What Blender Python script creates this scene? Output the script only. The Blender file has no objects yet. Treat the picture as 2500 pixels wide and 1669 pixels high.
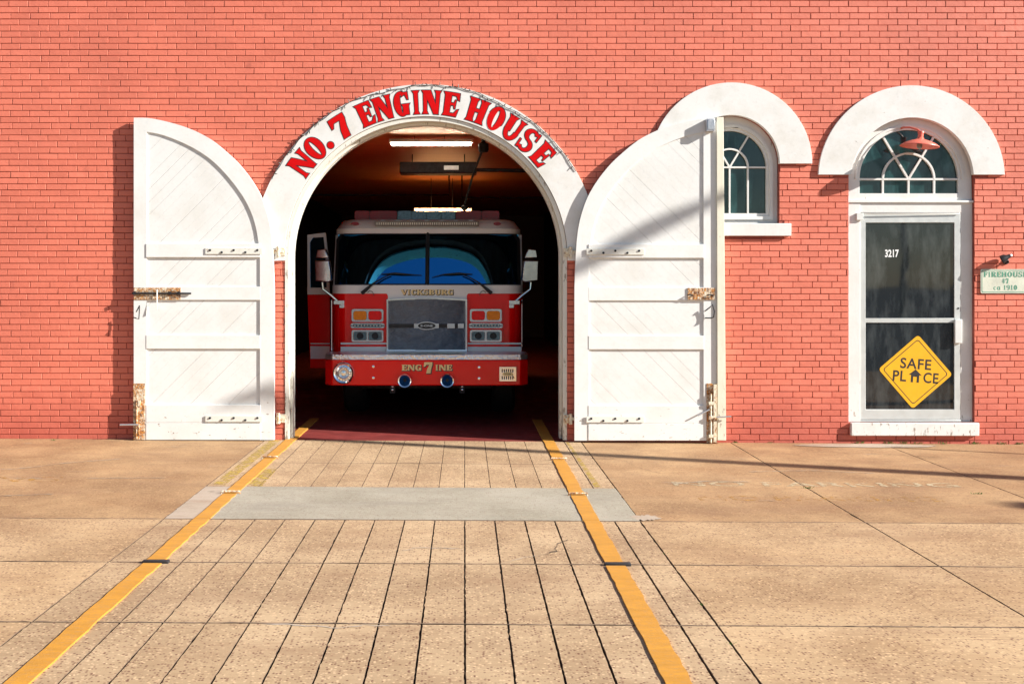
import bpy, bmesh, math, random
from mathutils import Vector, Matrix
from mathutils.geometry import tessellate_polygon
R = math.radians
rng = random.Random(7)
sc = bpy.context.scene
COL = sc.collection

# ------------------------------------------------------------------ camera
EYE, DIST, F = 1.7, 12.0, 2688.0          # eye height, metres to the wall, focal length in photo pixels
cam_d = bpy.data.cameras.new('camera')
cam = bpy.data.objects.new('camera', cam_d); COL.objects.link(cam)
cam.location = (0, -DIST, EYE); cam.rotation_euler = (R(90), 0, 0)
cam_d.sensor_width = 36; cam_d.lens = F / 2500 * 36
cam_d.shift_x = (1250 - 1134) / 2500; cam_d.shift_y = -(834.5 - 695) / 2500
cam_d.clip_start = 0.1; cam_d.clip_end = 3000
sc.camera = cam
# ------------------------------------------------------------------ light
SUN = Vector((-3.0, 1.0, -1.55)).normalized()
w = bpy.data.worlds.new('World'); sc.world = w; w.use_nodes = True
nt = w.node_tree; nt.nodes.clear()
sky = nt.nodes.new('ShaderNodeTexSky'); sky.sky_type = 'NISHITA'; sky.sun_disc = False
sky.sun_elevation = math.asin(-SUN.z); sky.sun_rotation = math.atan2(-SUN.x, -SUN.y)
sky.air_density = 1.0; sky.dust_density = 0.3; sky.ozone_density = 2.0
bg = nt.nodes.new('ShaderNodeBackground'); bg.inputs[1].default_value = 0.06
wo = nt.nodes.new('ShaderNodeOutputWorld')
nt.links.new(sky.outputs[0], bg.inputs[0]); nt.links.new(bg.outputs[0], wo.inputs[0])
sd = bpy.data.lights.new('sun', 'SUN'); sd.energy = 5.0; sd.angle = R(0.5); sd.color = (1.0, 0.955, 0.89)
so = bpy.data.objects.new('sun', sd); COL.objects.link(so)
so.rotation_euler = SUN.to_track_quat('-Z', 'Y').to_euler(); so.location = (30, -10, 20)
sc.view_settings.view_transform = 'Standard'; sc.view_settings.look = 'None'
sc.view_settings.exposure = 1.03; sc.view_settings.gamma = 1.0
sc.render.engine = 'CYCLES'
sc.cycles.max_bounces = 8; sc.cycles.diffuse_bounces = 5

def P(px, py, y=0.0):                      # photo position -> x, z on the plane at depth y
    k = (DIST + y) / F
    return ((px - 1134) * k, EYE - (py - 695) * k)
def PX(px, y=0.0): return (px - 1134) * (DIST + y) / F
def PZ(py, y=0.0): return EYE - (py - 695) * (DIST + y) / F
def ground_z(x): return -0.0056 * x

# ------------------------------------------------------------------ materials
def lin(c):
    return tuple(((v / 12.92) if v <= 0.04045 else ((v + 0.055) / 1.055) ** 2.4) for v in c)
class NT:
    def __init__(s, name):
        s.m = bpy.data.materials.new(name); s.m.use_nodes = True
        s.t = s.m.node_tree; s.b = s.t.nodes['Principled BSDF']
        s.tc = s.t.nodes.new('ShaderNodeTexCoord').outputs['Object']
    def n(s, ty, **kw):
        o = s.t.nodes.new('ShaderNode' + ty)
        for k, v in kw.items(): setattr(o, k, v)
        return o
    def l(s, a, b): s.t.links.new(a, b)
    def noise(s, scale, detail=4, rough=.55, vec=None, stretch=None):
        o = s.n('TexNoise'); o.inputs['Scale'].default_value = scale
        o.inputs['Detail'].default_value = detail; o.inputs['Roughness'].default_value = rough
        src = vec or s.tc
        if stretch:
            mp = s.n('Mapping'); mp.inputs['Scale'].default_value = stretch; s.l(src, mp.inputs[0]); src = mp.outputs[0]
        s.l(src, o.inputs['Vector']); return o.outputs['Fac']
    def ramp(s, fac, p0, p1, c0=(0, 0, 0, 1), c1=(1, 1, 1, 1)):
        o = s.n('ValToRGB'); e = o.color_ramp.elements
        e[0].position = p0; e[1].position = p1; e[0].color = c0; e[1].color = c1
        s.l(fac, o.inputs[0]); return o.outputs[0]
    def mix(s, fac, a, b, bt='MIX'):
        o = s.n('Mix', data_type='RGBA', blend_type=bt)
        for i, v in ((0, fac), (6, a), (7, b)):
            if isinstance(v, (int, float)): o.inputs[i].default_value = v
            elif isinstance(v, tuple): o.inputs[i].default_value = v if len(v) == 4 else (*v, 1)
            else: s.l(v, o.inputs[i])
        return o.outputs[2]
    def math(s, op, a, b=0.5):
        o = s.n('Math', operation=op)
        for i, v in ((0, a), (1, b)):
            if isinstance(v, (int, float)): o.inputs[i].default_value = v
            else: s.l(v, o.inputs[i])
        return o.outputs[0]
    def bump(s, h, strength=.3, dist=.01):
        o = s.n('Bump'); o.inputs['Strength'].default_value = strength; o.inputs['Distance'].default_value = dist
        s.l(h, o.inputs['Height']); s.l(o.outputs[0], s.b.inputs['Normal'])
    def base(s, c): 
        if isinstance(c, tuple): s.b.inputs['Base Color'].default_value = (*c[:3], 1)
        else: s.l(c, s.b.inputs['Base Color'])
    def set(s, **kw):
        for k, v in kw.items(): s.b.inputs[k.replace('_', ' ')].default_value = v
def mat(name, c, rough=.5, metal=0, var=.12, scale=6, bump=.0, bscale=60, coat=0):
    m = NT(name); d = tuple(v * (1 - var) for v in c); u = tuple(min(1, v * (1 + var)) for v in c)
    m.base(m.mix(m.ramp(m.noise(scale, 5), .3, .7), d, u))
    m.set(Roughness=rough, Metallic=metal)
    if coat: m.b.inputs['Coat Weight'].default_value = coat * .25; m.b.inputs['Specular IOR Level'].default_value = .35; m.b.inputs['Coat Roughness'].default_value = .03
    rn = None if coat else m.ramp(m.noise(scale * 3, 3), .3, .7, (rough * .8,) * 3 + (1,), (min(1, rough * 1.2),) * 3 + (1,)); coat or m.l(rn, m.b.inputs['Roughness'])
    if bump: m.bump(m.noise(bscale, 4), bump, .004)
    return m.m

MT = {}
# painted brick
m = NT('painted_brick')
geo = m.n('NewGeometry')
pos = geo.outputs['Position']; sep = m.n('SeparateXYZ'); m.l(pos, sep.inputs[0])
rnd = geo.outputs['Random Per Island']
c = m.mix(m.ramp(rnd, 0, 1), (.66, .160, .096), (.75, .192, .118))
c = m.mix(m.ramp(m.noise(1.1, 6, .6, pos), .42, .72), c, (.60, .145, .09))
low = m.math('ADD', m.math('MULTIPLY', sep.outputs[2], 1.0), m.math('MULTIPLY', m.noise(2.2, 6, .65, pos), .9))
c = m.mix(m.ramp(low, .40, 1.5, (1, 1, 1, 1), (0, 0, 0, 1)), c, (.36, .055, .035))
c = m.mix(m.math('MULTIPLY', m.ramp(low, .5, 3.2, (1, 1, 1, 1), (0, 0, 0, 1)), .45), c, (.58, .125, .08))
drt = m.ramp(m.noise(3.5, 7, .7, pos, (1, 1, .6)), .62, .76)
c = m.mix(m.math('MULTIPLY', drt, .6), c, (.22, .04, .03))
c = m.mix(m.math('MULTIPLY', m.ramp(m.noise(120, 3, .6, pos), .35, .7), .22), c, (.84, .32, .22))
m.base(c); m.set(Roughness=.62)
m.bump(m.math('ADD', m.noise(90, 5, .7, pos), m.math('MULTIPLY', m.noise(16, 3, .5, pos), 1.2)), .5, .004)
MT['brick'] = m.m
m = NT('painted_mortar'); geo = m.n('NewGeometry'); pos = geo.outputs['Position']
m.base(m.mix(m.ramp(m.noise(4, 5, .6, pos), .35, .7), (.24, .045, .03), (.46, .11, .075))); m.set(Roughness=.75)
m.bump(m.noise(70, 5, .7, pos), .6, .006); MT['mortar'] = m.m

def white_paint(name, c=(.79, .79, .765), chip=.0, lowchip=0.0, chipc=(.20, .13, .08), rough=.5, grain=None, dirt=.25):
    m = NT(name); geo = m.n('NewGeometry'); pos = geo.outputs['Position']
    sep = m.n('SeparateXYZ'); m.l(pos, sep.inputs[0])
    a = m.mix(m.math('MULTIPLY', m.ramp(m.noise(3.0, 6, .65, pos), .45, .75), dirt * 2), c, tuple(v * f for v, f in zip(c, (.80, .78, .72))))
    a = m.mix(m.math('MULTIPLY', m.ramp(m.noise(26, 5, .7, pos), .55, .72), dirt), a, tuple(v * .72 for v in c))
    nz = m.noise(11, 7, .72, pos, grain or (1, 1, 2.2))
    if lowchip:
        lowf = m.ramp(sep.outputs[2], .05, .75, (1, 1, 1, 1), (0, 0, 0, 1))
        nz = m.math('ADD', nz, m.math('MULTIPLY', lowf, lowchip))
    if chip or lowchip:
        f = m.ramp(nz, .735 - chip, .75 - chip)
        a = m.mix(f, a, m.mix(m.ramp(m.noise(40, 4, .6, pos), .4, .6), chipc, (.40, .34, .27)))
    m.base(a); m.set(Roughness=rough)
    m.bump(m.math('ADD', m.noise(18, 5, .6, pos, grain or (1, 1, 1)), m.math('MULTIPLY', nz, .6)), .25, .004)
    return m.m
MT['door_white'] = white_paint('weathered_white_wood', lowchip=.10, chip=.035)
MT['board_white'] = white_paint('white_boards', (.77, .77, .745), chip=.015, lowchip=.05, dirt=.25)
MT['plaster'] = white_paint('white_plaster', (.77, .76, .73), chip=.055, chipc=(.40, .37, .33), dirt=.4)
MT['trim_white'] = white_paint('white_trim', (.76, .75, .72), chip=.06, lowchip=.11, chipc=(.28, .24, .20), grain=(2, 2, .6))
MT['frame_old'] = white_paint('worn_frame_paint', (.78, .76, .68), chip=.13, lowchip=.10, chipc=(.32, .28, .22), grain=(2, 2, .5))
MT['strip_cream'] = white_paint('cream_edge_strip', (.80, .76, .62), chip=.07, lowchip=.12, grain=(2, 2, .5))
MT['strap'] = white_paint('painted_strap', (.78, .77, .70), chip=.08, chipc=(.35, .20, .08), dirt=.35)
def rusty(name, paint=(.78, .72, .56), amt=.0):
    m = NT(name); geo = m.n('NewGeometry'); pos = geo.outputs['Position']
    n1 = m.math('ADD', m.math('MULTIPLY', m.noise(55, 7, .75, pos, (1, 1, .6)), .7), m.math('MULTIPLY', m.noise(9, 4, .6, pos), .3))
    rust = m.mix(m.ramp(m.noise(45, 5, .6, pos), .38, .62), (.12, .04, .015), (.62, .27, .06))
    f = m.ramp(n1, .46 - amt, .57 - amt); m.base(m.mix(f, paint, rust))
    m.set(Roughness=.75); m.bump(n1, .7, .006); return m.m
MT['rust'] = rusty('rusty_plate', amt=.04)
MT['rust_less'] = rusty('rust_spotted_plate', amt=-.02)
MT['steel'] = mat('bare_steel', (.30, .31, .33), .4, .9, .2, 20)
MT['galv'] = mat('galvanised_steel', (.55, .57, .60), .4, .7, .12, 15)
MT['alum'] = mat('aluminium', (.62, .64, .62), .42, .35, .06, 6)
MT['alum_dark'] = mat('dark_aluminium', (.22, .19, .16), .5, .3, .1, 6)
MT['alum_white'] = mat('aluminium_white', (.72, .73, .70), .4, .1, .06, 6)
MT['dark_iron'] = mat('dark_iron', (.03, .03, .033), .55, .4, .3, 15)
def glass(name, c, ior=1.6, rough=.02, dirt=.5, dc=(.35, .40, .40)):
    m = NT(name); geo = m.n('NewGeometry'); pos = geo.outputs['Position']
    d = m.ramp(m.noise(3.0, 6, .65, pos, (2.4, 2.4, .7)), .47, .78)
    m.base(m.mix(m.math('MULTIPLY', d, dirt), c, dc)); m.set(Roughness=rough, IOR=ior)
    m.bump(m.noise(2.5, 2, .5, pos), .06, .01); return m.m
MT['win_glass'] = glass('old_window_glass', (.010, .035, .035), 1.6, .04, .6, (.06, .17, .17))
MT['door_glass'] = glass('door_glass', (.012, .016, .019), 1.6, .03, .38, (.16, .18, .18))
# concrete
def concrete(name, c0, c1, spk=.55, lines=True, tint=(.50, .26, .13), stainc=(.30, .17, .09)):
    m = NT(name); geo = m.n('NewGeometry'); pos = geo.outputs['Position']
    c = m.mix(m.ramp(m.noise(1.3, 6, .6, pos), .38, .62), tuple(q * 1.04 for q in c0), tuple(q * 1.16 for q in c1))
    c = m.mix(m.math('MULTIPLY', m.ramp(m.noise(.5, 4, .6, pos, (1, 3, 1)), .45, .75), .6), c, tint)
    v = m.n('TexVoronoi'); v.inputs['Scale'].default_value = 66; m.l(pos, v.inputs['Vector'])
    cr = m.n('SeparateColor'); m.l(v.outputs['Color'], cr.inputs[0])
    dark = m.math('MULTIPLY', m.ramp(cr.outputs[0], .62, .74), m.ramp(v.outputs['Distance'], .30, .55, (1, 1, 1, 1), (0, 0, 0, 1)))
    c = m.mix(m.math('MULTIPLY', dark, spk), c, (.14, .05, .028))
    lite = m.math('MULTIPLY', m.ramp(cr.outputs[1], .74, .84), m.ramp(v.outputs['Distance'], .30, .6, (1, 1, 1, 1), (0, 0, 0, 1)))
    c = m.mix(m.math('MULTIPLY', lite, min(1, spk * 1.0)), c, tuple(min(1, q * 1.5) for q in c1))
    if lines:
        ln = m.noise(9, 5, .7, pos, (.28, 9, 1)); c = m.mix(m.math('MULTIPLY', m.ramp(ln, .56, .68), .75), c, stainc)
        c = m.mix(m.math('MULTIPLY', m.ramp(m.noise(13, 5, .7, pos, (.25, 6, 1)), .58, .68), .7), c, tuple(min(1, q * 1.45) for q in c1))
        c = m.mix(m.math('MULTIPLY', m.ramp(m.noise(1.7, 6, .65, pos, (.5, 1.4, 1)), .52, .68), .45), c, stainc)
    rp = geo.outputs['Random Per Island']
    c = m.mix(m.math('MULTIPLY', rp, .5), c, m.mix(1.0, c, (.80, .76, .72), 'MULTIPLY'))
    sn = m.n('SeparateXYZ'); m.l(geo.outputs['True Normal'], sn.inputs[0])
    c = m.mix(m.ramp(sn.outputs[2], .3, .6, (1, 1, 1, 1), (0, 0, 0, 1)), c, (.13, .085, .055))
    m.base(c); m.set(Roughness=.85)
    m.bump(m.math('ADD', m.noise(130, 4, .7, pos), m.math('MULTIPLY', m.noise(9, 5, .7, pos, (.28, 9, 1)), .8)), .35, .004)
    return m.m
MT['pave'] = concrete('tan_concrete', (.385, .245, .125), (.49, .335, .185), .85, True, (.47, .285, .135))
MT['pave_old'] = concrete('brown_concrete', (.30, .175, .080), (.42, .265, .13), .6, True, (.34, .175, .072))
MT['drive'] = concrete('driveway_concrete', (.375, .250, .138), (.48, .34, .198), .9, True, (.42, .275, .145))
MT['patch'] = concrete('grey_patch', (.33, .30, .225), (.385, .355, .28), .4, True, (.36, .315, .235), (.26, .23, .19))
MT['patch_side'] = concrete('beige_patch', (.40, .33, .25), (.46, .38, .30), .15, True, (.45, .35, .25))
MT['gap'] = mat('joint_dirt', (.05, .035, .025), .95, 0, .4, 12)
MT['floor_red'] = mat('red_painted_floor', (.22, .035, .03), .55, 0, .25, 3, .1)
def worn(name, c, lo, hi, under, sc_=18, st=(1, 1, 1), bare=False):
    m = NT(name); geo = m.n('NewGeometry'); pos = geo.outputs['Position']
    n1 = m.noise(sc_, 7, .75, pos, st)
    cc = m.mix(m.ramp(m.noise(5, 5, .6, pos, (1, 3, 1)), .3, .7), c, tuple(v * .75 for v in c))
    m.base(m.mix(m.ramp(n1, lo, hi), cc, under)); m.set(Roughness=.7); m.bump(m.noise(60, 4, .7, pos), .4, .004)
    if bare: m.base(cc); m.l(m.ramp(n1, lo, hi, (.85, .85, .85, 1), (0, 0, 0, 1)), m.b.inputs['Alpha'])
    return m.m
MT['yellow'] = worn('yellow_line_paint', (.66, .30, .03), .50, .60, (.50, .25, .06), 22, (1, 4, 1))
MT['yellow_faded'] = worn('faded_yellow', (.58, .40, .06), .42, .58, (.42, .27, .15), 14, bare=True)
MT['ghost'] = worn('ghost_lettering', (.66, .54, .34), .46, .60, (.37, .22, .118), 14, bare=True)
MT['ghost_y'] = worn('ghost_yellow_lettering', (.60, .32, .07), .38, .52, (.37, .22, .118), 14, bare=True)
MT['letter_red'] = mat('red_sign_paint', (.58, .001, .002), .8, 0, .08, 10); MT['letter_red'].node_tree.nodes['Principled BSDF'].inputs['Specular IOR Level'].default_value = .15
MT['letter_black'] = mat('black_sign_paint', (.02, .02, .022), .5, 0, .2, 10)
# interior
m = NT('beadboard'); geo = m.n('NewGeometry'); pos = geo.outputs['Position']; sep = m.n('SeparateXYZ'); m.l(pos, sep.inputs[0])
fr = m.math('FRACT', m.math('MULTIPLY', sep.outputs[1], 8.0))
c = m.mix(m.ramp(m.noise(3, 5, .6, pos, (.3, 6, 1)), .3, .7), (.50, .17, .045), (.68, .27, .085))
m.base(m.mix(m.ramp(fr, .0, .08, (1, 1, 1, 1), (0, 0, 0, 1)), c, (.05, .02, .01))); m.set(Roughness=.45); MT['bead'] = m.m
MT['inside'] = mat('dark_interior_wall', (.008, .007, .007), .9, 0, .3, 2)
m = NT('tube_glow'); m.base((.9, .9, .85)); m.b.inputs['Emission Color'].default_value = (1, .84, .62, 1); m.b.inputs['Emission Strength'].default_value = 30; MT['tube'] = m.m
MT['tube'].node_tree.nodes['Principled BSDF'].inputs['Emission Strength'].default_value = 20
MT['tube_warm'] = MT['tube'].copy(); MT['tube_warm'].name = 'warm_tube_glow'
MT['tube_warm'].node_tree.nodes['Principled BSDF'].inputs['Emission Color'].default_value = (1, .50, .20, 1)
MT['tube_warm'].node_tree.nodes['Principled BSDF'].inputs['Emission Strength'].default_value = 26
MT['tube_off'] = mat('white_tube', (.85, .84, .80), .3, 0, .03)
# truck
MT['t_red'] = mat('engine_red_paint', (.88, .002, .002), .22, 0, .03, 2, coat=1)
MT['t_white'] = mat('engine_white_paint', (.82, .81, .80), .25, 0, .03, 3, coat=1)
MT['chrome'] = mat('chrome', (.86, .87, .90), .10, 1, .03, 10)
m = NT('tread_plate'); geo = m.n('NewGeometry'); pos = geo.outputs['Position']
v = m.n('TexVoronoi'); v.inputs['Scale'].default_value = 45; m.l(pos, v.inputs['Vector'])
m.base((.80, .81, .83)); m.set(Metallic=.9, Roughness=.28); m.bump(v.outputs['Distance'], .8, .01); MT['tread'] = m.m
m = NT('steel_mesh'); geo = m.n('NewGeometry'); pos = geo.outputs['Position']; sep = m.n('SeparateXYZ'); m.l(pos, sep.inputs[0])
a = m.math('SINE', m.math('MULTIPLY', sep.outputs[0], 420.0)); b = m.math('SINE', m.math('MULTIPLY', sep.outputs[2], 420.0))
h = m.math('MULTIPLY', a, b); m.base(m.mix(m.ramp(h, .0, .5), (.02, .025, .03), (.34, .37, .43))); m.set(Metallic=.9, Roughness=.24); m.bump(m.math('ADD', m.math('MULTIPLY', h, .25), m.math('MULTIPLY', m.noise(5, 3, .5, pos), 8.0)), .5, .012); MT['mesh'] = m.m
MT['mirror_metal'] = mat('dull_chrome', (.42, .42, .46), .14, 1, .1, 10)
MT['t_black'] = mat('black_rubber', (.012, .012, .013), .6, 0, .3, 10)
MT['under'] = mat('chassis_black', (.008, .008, .008), .8, 0, .3, 10)
MT['wind'] = glass('windshield_glass', (.002, .003, .004), 6.0, .012, .0)
MT['wind'].node_tree.nodes['Principled BSDF'].inputs['Specular Tint'].default_value = (.05, .45, 1.0, 1)  # sky blue of the reflections is put into the glass by this tint
MT['amber'] = mat('amber_lens', (1.0, .26, .004), .15, 0, .15, 30, coat=1)
MT['redlens'] = mat('red_lens', (.95, .004, .004), .15, 0, .15, 30, coat=1)
MT['redlens_dark'] = mat('dark_red_lens', (.26, .001, .012), .25, 0, .15, 30, coat=.3)
MT['bluelens'] = mat('blue_lens', (.03, .12, .28), .2, .3, .3, 30, coat=1)
MT['clear_lens'] = mat('clear_lens', (.20, .27, .30), .08, .8, .3, 30, coat=1)
MT['greylens'] = mat('grey_blue_lens', (.09, .15, .20), .2, .3, .45, 40, coat=1)
MT['leds'] = mat('led_dots', (.85, .80, .68), .3, 0, .1, 60)
MT['gold'] = mat('gold_leaf', (.80, .62, .30), .4, .2, .1, 30)
MT['horn_blue'] = mat('horn_throat', (.02, .10, .25), .2, .6, .3, 20)
MT['lamp_red'] = mat('salmon_lamp_paint', (.70, .15, .10), .4, 0, .1, 12)
MT['sign_yellow'] = mat('sign_yellow', (.84, .43, .008), .45, 0, .05, 10)
MT['sign_black'] = mat('sign_black', (.025, .02, .02), .5, 0, .1, 10)
MT['plaque'] = worn('plaque_cream', (.74, .76, .62), .62, .70, (.70, .60, .32), 9)
MT['plaque_green'] = mat('plaque_green', (.10, .30, .20), .5, 0, .2, 20)
MT['white_vinyl'] = mat('white_vinyl', (.85, .86, .85), .5, 0, .03)
MT['wire'] = mat('dark_wire', (.025, .03, .028), .6, 0, .2, 20)
MT['bulb'] = mat('clear_bulb', (.25, .28, .26), .2, .2, .4, 30)
MT['weed'] = mat('weed_green', (.08, .17, .025), .7, 0, .35, 25)
MT['bark'] = mat('bark', (.09, .065, .05), .9, 0, .3, 8, .5, 20)
MT['asphalt'] = mat('asphalt', (.055, .055, .058), .9, 0, .15, 3, .4, 80)
MT['green_dark'] = mat('hedge_leaves', (.05, .08, .03), .8, 0, .4, 6)

# ------------------------------------------------------------------ mesh helpers
class Root:
    pass
def empty(name, loc, label, cat, group=None):
    o = bpy.data.objects.new(name, None); COL.objects.link(o); o.location = loc
    o.empty_display_size = .2
    o['label'] = label; o['category'] = cat
    if group: o['group'] = group
    o['wx'] = 0.0; del o['wx']
    WLOC[o.name] = Vector(loc); return o
WLOC = {}
class MB:
    def __init__(s): s.v = []; s.f = []
    def add(s, vs, fs):
        k = len(s.v); s.v += [tuple(q) for q in vs]; s.f += [tuple(k + i for i in f) for f in fs]; return s
    def box(s, x0, x1, y0, y1, z0, z1):
        vs = [(x, y, z) for x in (x0, x1) for y in (y0, y1) for z in (z0, z1)]
        return s.add(vs, [(0, 1, 3, 2), (4, 6, 7, 5), (0, 4, 5, 1), (2, 3, 7, 6), (0, 2, 6, 4), (1, 5, 7, 3)])
    def ext(s, loops, y0, y1, ymap=None):    # loops of (x, z), extruded from y0 (front) to y1
        flat = [p for lp in loops for p in lp]; n = len(flat)
        tr = tessellate_polygon([[Vector((p[0], p[1], 0)) for p in lp] for lp in loops])
        vs = [(p[0], y0, p[1]) for p in flat] + [(p[0], y1, p[1]) for p in flat]
        fs = [tuple(t) for t in tr] + [tuple(i + n for i in t[::-1]) for t in tr]
        k = 0
        for lp in loops:
            m_ = len(lp)
            for i in range(m_):
                a, b = k + i, k + (i + 1) % m_
                fs.append((a, b, b + n, a + n))
            k += m_
        return s.add(vs, fs)
    def sheet(s, loops, y):
        flat = [p for lp in loops for p in lp]
        tr = tessellate_polygon([[Vector((p[0], p[1], 0)) for p in lp] for lp in loops])
        return s.add([(p[0], y, p[1]) for p in flat], [tuple(t) for t in tr])
    def tube(s, pts, r, n=8, cap=True):
        pts = [Vector(p) for p in pts]; rs = r if isinstance(r, (list, tuple)) else [r] * len(pts)
        rings = []; up = Vector((.12, .31, .94)).normalized()
        for i, p in enumerate(pts):
            d = (pts[min(i + 1, len(pts) - 1)] - pts[max(i - 1, 0)]).normalized()
            if i == 0:
                a = d.cross(up)
                if a.length < .05: a = d.cross(Vector((1, 0, 0)))
                a.normalize()
            else: a = (a - d * a.dot(d)).normalized()
            b = d.cross(a)
            rings.append([p + (a * math.cos(t) + b * math.sin(t)) * rs[i] for t in [2 * math.pi * k / n for k in range(n)]])
        vs = [q for rg in rings for q in rg]; fs = []
        for i in range(len(pts) - 1):
            for k in range(n):
                fs.append((i * n + k, i * n + (k + 1) % n, (i + 1) * n + (k + 1) % n, (i + 1) * n + k))
        if cap: fs.append(tuple(range(n))[::-1]); fs.append(tuple((len(pts) - 1) * n + k for k in range(n)))
        return s.add(vs, fs)
    def lathe(s, c, axis, prof, n=28):       # prof: (radius, distance along axis)
        c = Vector(c); ax = Vector(axis).normalized(); a = ax.orthogonal().normalized(); b = ax.cross(a)
        vs = []; fs = []
        for (r, h) in prof:
            vs += [c + ax * h + (a * math.cos(2 * math.pi * k / n) + b * math.sin(2 * math.pi * k / n)) * max(r, 1e-4) for k in range(n)]
        for i in range(len(prof) - 1):
            for k in range(n):
                fs.append((i * n + k, i * n + (k + 1) % n, (i + 1) * n + (k + 1) % n, (i + 1) * n + k))
        return s.add(vs, fs)
    def build(s, name, m, parent=None, loc=None, bevel=0, flat=False, solid=0):
        me = bpy.data.meshes.new(name)
        off = Vector((0, 0, 0))
        if parent is not None: off = WLOC[parent.name]
        elif loc is not None: off = Vector(loc)
        me.from_pydata([Vector(q) - off for q in s.v], [], s.f)
        bm = bmesh.new(); bm.from_mesh(me)
        bmesh.ops.recalc_face_normals(bm, faces=bm.faces); bm.to_mesh(me); bm.free()
        me.materials.append(MT[m] if isinstance(m, str) else m)
        if not flat:
            for p in me.polygons: p.use_smooth = True
            me.set_sharp_from_angle(angle=R(35))
        me.update()
        o = bpy.data.objects.new(name, me); COL.objects.link(o)
        if parent is not None: o.parent = parent
        else: o.location = off
        WLOC[o.name] = off
        if bevel:
            b = o.modifiers.new('bevel', 'BEVEL'); b.width = bevel; b.segments = 2; b.limit_method = 'ANGLE'; b.angle_limit = R(40)
        return o
def tag(o, label=None, cat=None, group=None, kind=None):
    if label: o['label'] = label
    if cat: o['category'] = cat
    if group: o['group'] = group
    if kind: o['kind'] = kind
    return o
def arc(cx, cz, rx, a0, a1, n=48, rz=None):
    rz = rz or rx
    return [(cx + rx * math.cos(R(a0 + (a1 - a0) * i / n)), cz + rz * math.sin(R(a0 + (a1 - a0) * i / n))) for i in range(n + 1)]
def rrect(x0, x1, z0, z1, r, n=5):
    r = min(r, (x1 - x0) / 2 - 1e-4, (z1 - z0) / 2 - 1e-4)
    return arc(x1 - r, z1 - r, r, 0, 90, n) + arc(x0 + r, z1 - r, r, 90, 180, n) + arc(x0 + r, z0 + r, r, 180, 270, n) + arc(x1 - r, z0 + r, r, 270, 360, n)
def band(path_out, path_in): return path_out + path_in[::-1]
def clip_convex(poly, clip):                 # Sutherland-Hodgman, clip is counter-clockwise
    out = poly
    for i in range(len(clip)):
        a, b = clip[i], clip[(i + 1) % len(clip)]
        ins = lambda p: (b[0] - a[0]) * (p[1] - a[1]) - (b[1] - a[1]) * (p[0] - a[0]) >= -1e-9
        res = []
        for j in range(len(out)):
            p, q = out[j - 1], out[j]
            if ins(p) != ins(q):
                d1 = (b[0] - a[0]) * (p[1] - a[1]) - (b[1] - a[1]) * (p[0] - a[0])
                d2 = (b[0] - a[0]) * (q[1] - a[1]) - (b[1] - a[1]) * (q[0] - a[0])
                t = d1 / (d1 - d2); res.append((p[0] + t * (q[0] - p[0]), p[1] + t * (q[1] - p[1])))
            if ins(q): res.append(q)
        out = res
        if len(out) < 3: return []
    return out
def hull(pts):
    pts = sorted(set(pts)); h = []
    for seq in (pts, pts[::-1]):
        st = len(h)
        for p in seq:
            while len(h) - st >= 2 and (h[-1][0] - h[-2][0]) * (p[1] - h[-2][1]) - (h[-1][1] - h[-2][1]) * (p[0] - h[-2][0]) <= 1e-9: h.pop()
            h.append(p)
        h.pop()
    return h
def area(p): return .5 * sum(p[i - 1][0] * p[i][1] - p[i][0] * p[i - 1][1] for i in range(len(p)))
def offset(poly, d):                          # grow a loop outward (positive area = outward)
    if area(poly) < 0: poly = poly[::-1]
    n = len(poly); out = []
    for i in range(n):
        a, b, c = Vector(poly[i - 1]), Vector(poly[i]), Vector(poly[(i + 1) % n])
        e1, e2 = (b - a), (c - b)
        if e1.length < 1e-7 or e2.length < 1e-7: out.append(tuple(b)); continue
        e1.normalize(); e2.normalize()
        n1, n2 = Vector((e1.y, -e1.x)), Vector((e2.y, -e2.x)); m_ = n1 + n2
        if m_.length < .3: out.append(tuple(b + n1 * d)); continue
        m_ = m_.normalized(); out.append(tuple(b + m_ * d / max(.45, m_.dot(n1))))
    return out

# ------------------------------------------------------------------ a flared sign-writer's alphabet, unit height
T_, H_ = .27, .13
def stem(x, t=T_, y0=0, y1=1, f=.06, s=.12, lo=True, hi=True):
    p = []
    p += [(x - t / 2 - f, y0), (x + t / 2 + f, y0), (x + t / 2, y0 + s)] if lo else [(x - t / 2, y0), (x + t / 2, y0)]
    p += [(x + t / 2, y1 - s), (x + t / 2 + f, y1), (x - t / 2 - f, y1), (x - t / 2, y1 - s)] if hi else [(x + t / 2, y1), (x - t / 2, y1)]
    if lo: p += [(x - t / 2, y0 + s)]
    return p
def ring_(cx, cy, rx, ry, tx, ty, a0=0, a1=360, n=28):
    o = [(cx + rx * math.cos(R(a0 + (a1 - a0) * i / n)), cy + ry * math.sin(R(a0 + (a1 - a0) * i / n))) for i in range(n + 1)]
    q = [(cx + (rx - tx) * math.cos(R(a0 + (a1 - a0) * i / n)), cy + (ry - ty) * math.sin(R(a0 + (a1 - a0) * i / n))) for i in range(n + 1)]
    if a1 - a0 == 360: return ('ring', o[:-1], q[:-1])
    return o + q[::-1]
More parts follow.
